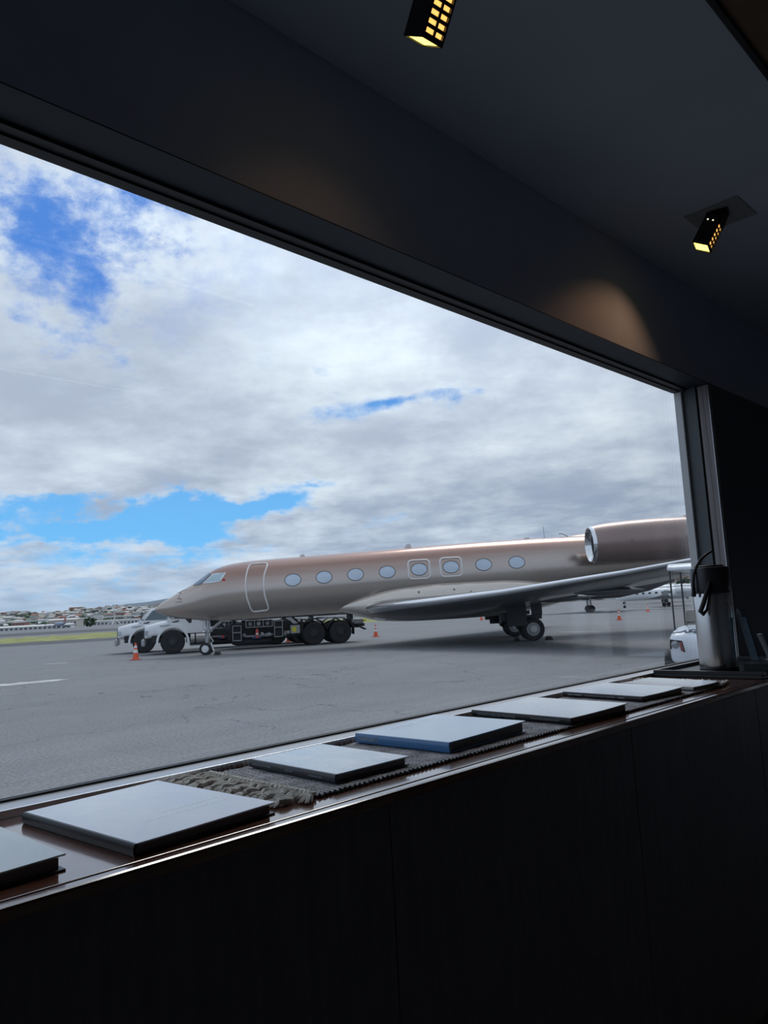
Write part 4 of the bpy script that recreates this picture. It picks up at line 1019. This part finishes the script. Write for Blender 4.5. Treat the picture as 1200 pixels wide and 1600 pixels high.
# ------------------------------------------------------------------ golf cart in front of the window
gcw = W(6.12, 15.0)
CARTW = mat('cart white', (.78, .82, .87), .3, coat=.3); INKB = mat('cart lettering dark', (.03, .04, .08), .5)
gc = thing('golf_cart', 'white golf cart with roof, parked facing the window beside the jamb', 'golf cart', gcw, math.atan2(-gcw.y, -gcw.x) - math.radians(6))
# x forward (towards the window), y to its left
cw = MB()
cr = [(.30, .80, .34, .99, .05), (.52, 1.02, .34, .965, .08), (.80, 1.14, .33, .91, .10), (1.04, 1.14, .33, .85, .10), (1.12, 1.06, .34, .78, .08), (1.15, .96, .36, .70, .08)]
cw.loft([rr_ring(a, w_, z0, z1, r, 4) for a, w_, z0, z1, r in cr]).build('front_cowl', CARTW, gc, sharp=60)
MB().box(-1.2, .9, -.55, .55, .26, .34).build('floor_pan', TRIM, gc, smooth=False, bevel=.02)
MB().loft([rr_ring(1.02, 1.06, .18, .34, .06), rr_ring(1.2, .96, .20, .33, .06)]).build('bumper', RUBBER, gc, sharp=50)
for sd in (-1, 1):
    hlm = MB().prism([(1.10, sd*.34, .74), (1.06, sd*.555, .77), (1.05, sd*.57, .60), (1.10, sd*.30, .53)], (.06, 0, 0)).build('headlight', TRIM, gc, smooth=False, bevel=.01)
    MB().lathe([(.01, 0), (.06, 0), (.07, .03), (.01, .04)], 14, Matrix.Translation((1.14, sd*.465, .675)), axis='x').build('lens', mat('lamp lens', (.35, .38, .40), .1, .5), hlm)
    MB().prism([(1.158, sd*.35, .72), (1.158, sd*.395, .72), (1.158, sd*.37, .56), (1.158, sd*.325, .55)], (.008, 0, 0)).build('red_reflector', mat('reflector red', (.28, .09, .08), .3), hlm, smooth=False)
    wheel(gc, (.80, sd*.60, .28), .28, .20, sd, LIGHTGREY, spokes=False)
    wheel(gc, (-.95, sd*.56, .245), .245, .20, sd, LIGHTGREY, spokes=False)
    MB().tube([(.48, sd*.54, .90), (.34, sd*.555, 2.045)], .016, 8).build('front_roof_post', DKMETAL, gc)
    MB().tube([(-1.05, sd*.54, .80), (-1.12, sd*.55, 2.03)], .018, 8).build('rear_roof_post', DKMETAL, gc)
    MB().box(-1.3, -.35, sd*.30, sd*.60, .36, .70).build('rear_fender', CARTW, gc, smooth=False, bevel=.06, segs=3)
MB().loft([rr_ring(.62, .90, 2.035, 2.07, .015), rr_ring(.55, 1.14, 2.03, 2.11, .03), rr_ring(.2, 1.22, 2.04, 2.17, .05), rr_ring(-1.1, 1.22, 2.04, 2.17, .05), rr_ring(-1.4, 1.05, 2.03, 2.10, .03)]).build('roof', CARTW, gc, sharp=60)
MB().box(-.75, -.25, -.50, .50, .70, .84).build('seat_cushion', mat('cart vinyl', (.32, .30, .27), .5), gc, smooth=False, bevel=.05, segs=3)
MB().box(-.85, -.73, -.50, .50, .88, 1.25).build('seat_back', MATS['cart vinyl'], gc, smooth=False, bevel=.05, segs=3)
MB().tube([(.35, .25, .85), (.10, .25, 1.02)], .022, 8).build('steering_column', TRIM, gc)
Tst = Matrix.Translation((.09, .25, 1.03)) @ Matrix.Rotation(math.radians(-55), 4, 'Y')
MB().tube([(.17*math.cos(q), .17*math.sin(q), 0) for q in [2*math.pi*k/24 for k in range(24)]], .015, 8, closed=True, M=Tst).build('steering_wheel', TRIM, gc)
MB().tube([(.40, -.34, .94), (.34, -.33, 1.04), (.34, .33, 1.04), (.40, .34, .94)], .017, 8).build('dash_rail', DKMETAL, gc)
# script lettering on the cowl slope and the round badge
def cowl_pt(yv, k):                      # k 0..1 down the sloped cowl top
    a = Vector((.56, yv, .955)); b2 = Vector((1.02, yv, .855)); return a.lerp(b2, k) + Vector((.012, 0, .012))
me = text_mesh('Sig', .30, .42, .004); me.materials.append(INKB)
ex, ey = Vector((0, 1, 0)), Vector((-.977, 0, .212)); ez = ex.cross(ey); og = cowl_pt(-.33, .86)
me.transform(Matrix(((ex.x, ey.x, ez.x, og.x), (ex.y, ey.y, ez.y, og.y), (ex.z, ey.z, ez.z, og.z), (0, 0, 0, 1))))
link('script_lettering', me, gc)
MB().tube([cowl_pt(-.52, .92), cowl_pt(-.46, .86), cowl_pt(-.38, .80), cowl_pt(-.30, .55)], .008, 5).build('script_flourish', INKB, gc)
MB().tube([(1.158, .02+.045*math.cos(q), .58+.045*math.sin(q)) for q in [2*math.pi*k/20 for k in range(20)]], .009, 6, closed=True).build('badge_ring', MIDMETAL, gc)

# ------------------------------------------------------------------ other aircraft and vehicles
def small_jet(name, label, cat, loc, rz, k=1.0, body=WHITE, fin=None, gear=True, group=None, under_wing=False):
    o = thing(name, label, cat, loc, rz, group)
    xs = [0, .25, .9, 2.0, 3.2, 12, 15, 17.5]; hs = [.03, .28, .55, .85, 1.0, 1.0, .65, .15]; zs = [1.75, 1.78, 1.9, 2.1, 2.25, 2.3, 2.5, 2.85]
    MB().loft([[(a*k, h*k*math.cos(q), (zc+h*math.sin(q))*k) for q in [2*math.pi*j/20 for j in range(20)]] for a, h, zc in zip(xs, hs, zs)]).build('fuselage', body, o, sharp=70)
    for sd in (-1, 1):
        MB().loft([[(a*k, sd*L*k, zc*k), ((a+c*.3)*k, sd*L*k, (zc+.1)*k), ((a+c)*k, sd*L*k, zc*k), ((a+c*.3)*k, sd*L*k, (zc-.08)*k)] for L, a, c, zc in ((.6, 6, 4.2, 1.55), (8.2, 10.5, 1.2, 2.0), (8.6, 11.0, 1.0, 2.7))]).build('wing', LIGHTGREY if not under_wing else body, o, sharp=50)
        ex_, ey_, ez_ = (6.2, 3.2, 1.05) if under_wing else (11.2, 1.75, 2.75)
        MB().lathe([(.35*k, 0), (.5*k, .1*k), (.55*k, 1.0*k), (.48*k, 2.4*k), (.3*k, 3.2*k)], 16, Matrix.Translation((ex_*k, sd*ey_*k, ez_*k)), axis='x').build('engine', body if not under_wing else LIGHTGREY, o, sharp=60)
        MB().loft([[(a*k, sd*L*k, zc*k), ((a+c)*k, sd*L*k, zc*k), ((a+c*.5)*k, sd*L*k, (zc+.1)*k)] for L, a, c, zc in ((0, 15.6, 2.0, 4.9 if not under_wing else 2.8), (3.4, 17.0, .9, 5.0 if not under_wing else 3.0))]).build('tailplane', body, o, sharp=50)
        if gear:
            MB().lathe([(.2*k, -.12*k), (.36*k, -.13*k), (.36*k, .13*k), (.2*k, .12*k)], 16, Matrix.Translation((9.0*k, sd*1.4*k, .36*k)), axis='y').build('main_wheel', RUBBER, o)
            MB().tube([(9.0*k, sd*1.4*k, .3*k), (8.9*k, sd*1.3*k, 1.6*k)], .10*k, 8).build('gear_leg', LIGHTGREY, o)
    MB().prism([(13.2*k, -.08*k, 2.9*k), (15.6*k, -.08*k, 5.0*k), (17.6*k, -.08*k, 5.0*k), (16.8*k, -.08*k, 2.9*k)], (0, .16*k, 0)).build('tail_fin', fin or body, o, smooth=False)
    if gear:
        MB().tube([(1.5*k, 0, .25*k), (1.6*k, 0, 1.4*k)], .08*k, 8).build('nose_leg', LIGHTGREY, o)
        MB().lathe([(.1*k, -.12*k), (.25*k, -.13*k), (.25*k, .13*k), (.1*k, .12*k)], 14, Matrix.Translation((1.5*k, 0, .25*k)), axis='y').build('nose_wheel', RUBBER, o)
    for j in range(6):
        MB().box((4.0+1.15*j)*k, (4.45+1.15*j)*k, -1.01*k, -.97*k, 2.35*k, 2.65*k).build('cabin_window', TRIM, o, smooth=False)
    MB().prism([(1.25*k, -.66*k, 2.42*k), (2.1*k, -.80*k, 2.75*k), (2.3*k, -.88*k, 2.45*k)], (0, .1*k, 0)).build('cockpit_window', TRIM, o, smooth=False)
    return o
small_jet('parked_jet', 'white jet parked beyond the main jet, nose gear showing under the wing', 'jet', W(30.2, 103), math.radians(-45.665-35), .72, group=None)
small_jet('parked_jet', 'dark bellied jet far behind the main wheels, its black wheels under the wing', 'jet', W(12.6, 88), math.radians(-45.665-8), 1.1, body=mat('graphite paint', (.10, .10, .11), .3, .3))
small_jet('parked_jet', 'small white jet parked farthest off among the pale far buildings', 'jet', W(44, 150), math.radians(-45.665-30), 1.0)
small_jet('airliner', 'distant blue and white airliner with a red tail taxiing at the left', 'airplane', W(-207, 478), math.radians(-45.665-48), 1.15, body=mat('airliner blue grey', (.30, .36, .48), .4), fin=mat('airliner tail red', (.42, .10, .07), .4), under_wing=True)
def jeep(loc, rz, label):
    o = thing('utility_vehicle', label, 'utility vehicle', loc, rz)
    DK = mat('jeep dark', (.03, .032, .03), .5)
    MB().loft([rr_ring(-1.6, 1.3, .5, 1.0, .1), rr_ring(-1.4, 1.45, .45, 1.1, .12), rr_ring(.4, 1.5, .45, 1.1, .12), rr_ring(1.5, 1.4, .5, .95, .12)]).build('body', DK, o, sharp=50)
    for sx in (-1, 1):
        for sy in (-1, 1): wheel(o, (sx*1.0, sy*.70, .38), .38, .26, sy, DKMETAL, spokes=False)
    for sx in (-.9, .45):
        for sy in (-1, 1): MB().cyl((sx, sy*.6, 1.05), (sx, sy*.58, 1.75), .04, n=6).build('roof_post', DK, o)
    MB().box(-1.0, .55, -.65, .65, 1.75, 1.80).build('roof', LIGHTGREY, o, smooth=False, bevel=.03)
    MB().box(-.6, -.1, -.55, .55, 1.0, 1.4).build('seat', TRIM, o, smooth=False, bevel=.05)
jeep(W(36.2, 88), math.radians(40), 'dark open utility vehicle out on the apron beside the airpot lid')
def leafy(loc, h, r, label, grp=None):
    o = thing('tree', label, 'tree', loc)
    MB().tube([(0, 0, 0), (.05*r, 0, h*.5)], [.10*r, .06*r], 7).build('trunk', mat('bark', (.10, .075, .055), .9), o)
    cb = MB()
    for k in range(260):
        d_ = Vector((random.gauss(0, 1), random.gauss(0, 1), random.gauss(0, 1))).normalized()*r*(.55+.5*random.random()); d_.z = d_.z*.7 + h*.68
        s_ = r*random.uniform(.12, .2); q = Matrix.Translation(d_) @ Matrix.Rotation(random.random()*6, 4, Vector((random.random(), random.random(), random.random()+.1)))
        cb.add([(-s_, -s_*.6, 0), (s_, -s_*.5, .1*s_), (s_*.9, s_*.6, 0), (-s_*.7, s_*.7, -.1*s_)], [(0, 1, 2, 3)], q)
    tag(cb.build('crown', mat('tree leaves', (.06, .10, .05), .9, var=.4, vscale=.6), o, smooth=False), kind='stuff')
leafy(W(79, 205), 5.2, 2.6, 'small bushy dark tree by the red striped building, above the utility vehicle')
leafy(W(-180, 465), 4.2, 3.6, 'low wide green tree right of the red tailed airliner')
def hall(right, forward, L, D, H, label, wallm, roofm, n, rz=0.0, band=None):
    o = thing('airport_building', label, 'building', W(right, forward), math.radians(-45.665+rz))
    MB().box(-L/2, L/2, -D/2, D/2, 0, H).build('walls', wallm, o, smooth=False)
    MB().prism([(-L/2-.5, -D/2-.6, H), (-L/2-.5, D/2+.6, H), (-L/2-.5, 0, H+D*.10)], (L+1, 0, 0)).build('roof', roofm, o, smooth=False)
    for k in range(n):
        xx = -L/2 + L*(k+.5)/n; w_ = L/n*.55
        MB().box(xx-w_/2, xx+w_/2, -D/2-.08, -D/2, H*.12, H*.68).build('window' if k % 3 else 'door', mat('far glass', (.08, .10, .12), .2), o, smooth=False)
    if band: MB().box(-L/2-.1, L/2+.1, -D/2-.15, -D/2, H*.74, H*.98).build('fascia_band', band, o, smooth=False)
    return o
RB = mat('fascia red', (.45, .05, .08), .5)
hall(148, 400, 70, 16, 4.6, 'long low building with a red fascia stripe under the wing tip', TOWN[0], TOWN[2], 12, 8, RB)
hall(92, 420, 60, 14, 3.6, 'long low pale hangar with grey roof behind the white parked jets', TOWN[1], TOWN[0], 9, -4)
hall(120, 520, 70, 16, 7.5, 'tall cream hangar standing behind the red striped building', TOWN[1], TOWN[2], 7, -10)
hall(-238, 500, 64, 10, 2.0, 'very long low white airport shed left of the airliner', TOWN[0], TOWN[0], 22, 8)
hall(-424, 890, 15, 12, 7.5, 'rust walled block at the far left of the airport', TOWN[3], TOWN[2], 4, 0)
hall(-318, 760, 30, 14, 7.0, 'cream block above the long white shed, left of the airliner', TOWN[1], TOWN[0], 8, -6)
hall(-285, 800, 60, 14, 3.6, 'long pale terminal wing between the airliner and the light mast', TOWN[0], TOWN[2], 16, 5)
hall(-262, 980, 60, 16, 6.0, 'grey roofed shed just left of the white trucks', TOWN[2], TOWN[0], 9, 5)
# light mast with splayed struts
ms = thing('light_mast', 'tall white light mast on splayed struts left of the trucks', 'mast', W(-226, 636))
MB().cyl((0, 0, 0), (0, 0, 15.5), .55, .35, 10).build('pole', TOWN[0], ms)
MB().box(-1.6, 1.6, -.5, .5, 15.2, 16.4).build('lamp_head', TOWN[0], ms, smooth=False)
for q in range(4):
    a = math.pi/4 + q*math.pi/2
    MB().tube([(0, 0, 4.4), (6*math.cos(a), 6*math.sin(a), 0)], [.5, .4], 6).build('strut', TOWN[0], ms)
m2 = thing('light_mast', 'short pale mast beside the tall white light mast', 'mast', W(-246, 632))
MB().cyl((0, 0, 0), (0, 0, 6.5), .6, .4, 8).build('pole', TOWN[0], m2); MB().box(-1.0, 1.0, -.5, .5, 6.2, 7.4).build('lamp_head', TOWN[1], m2, smooth=False)
# elevated road in front of the hillside
vd = thing('viaduct', 'long pale elevated road crossing in front of the hillside at the left', 'bridge', W(-330, 965), math.radians(-45.665))
MB().box(-330, 330, -5, 5, 8.5, 10.2).build('deck', TOWN[0], vd, smooth=False)
for k in range(22): MB().box(-320+30*k-.8, -320+30*k+.8, -2, 2, -.5, 8.5).build('pier', TOWN[2], vd, smooth=False)
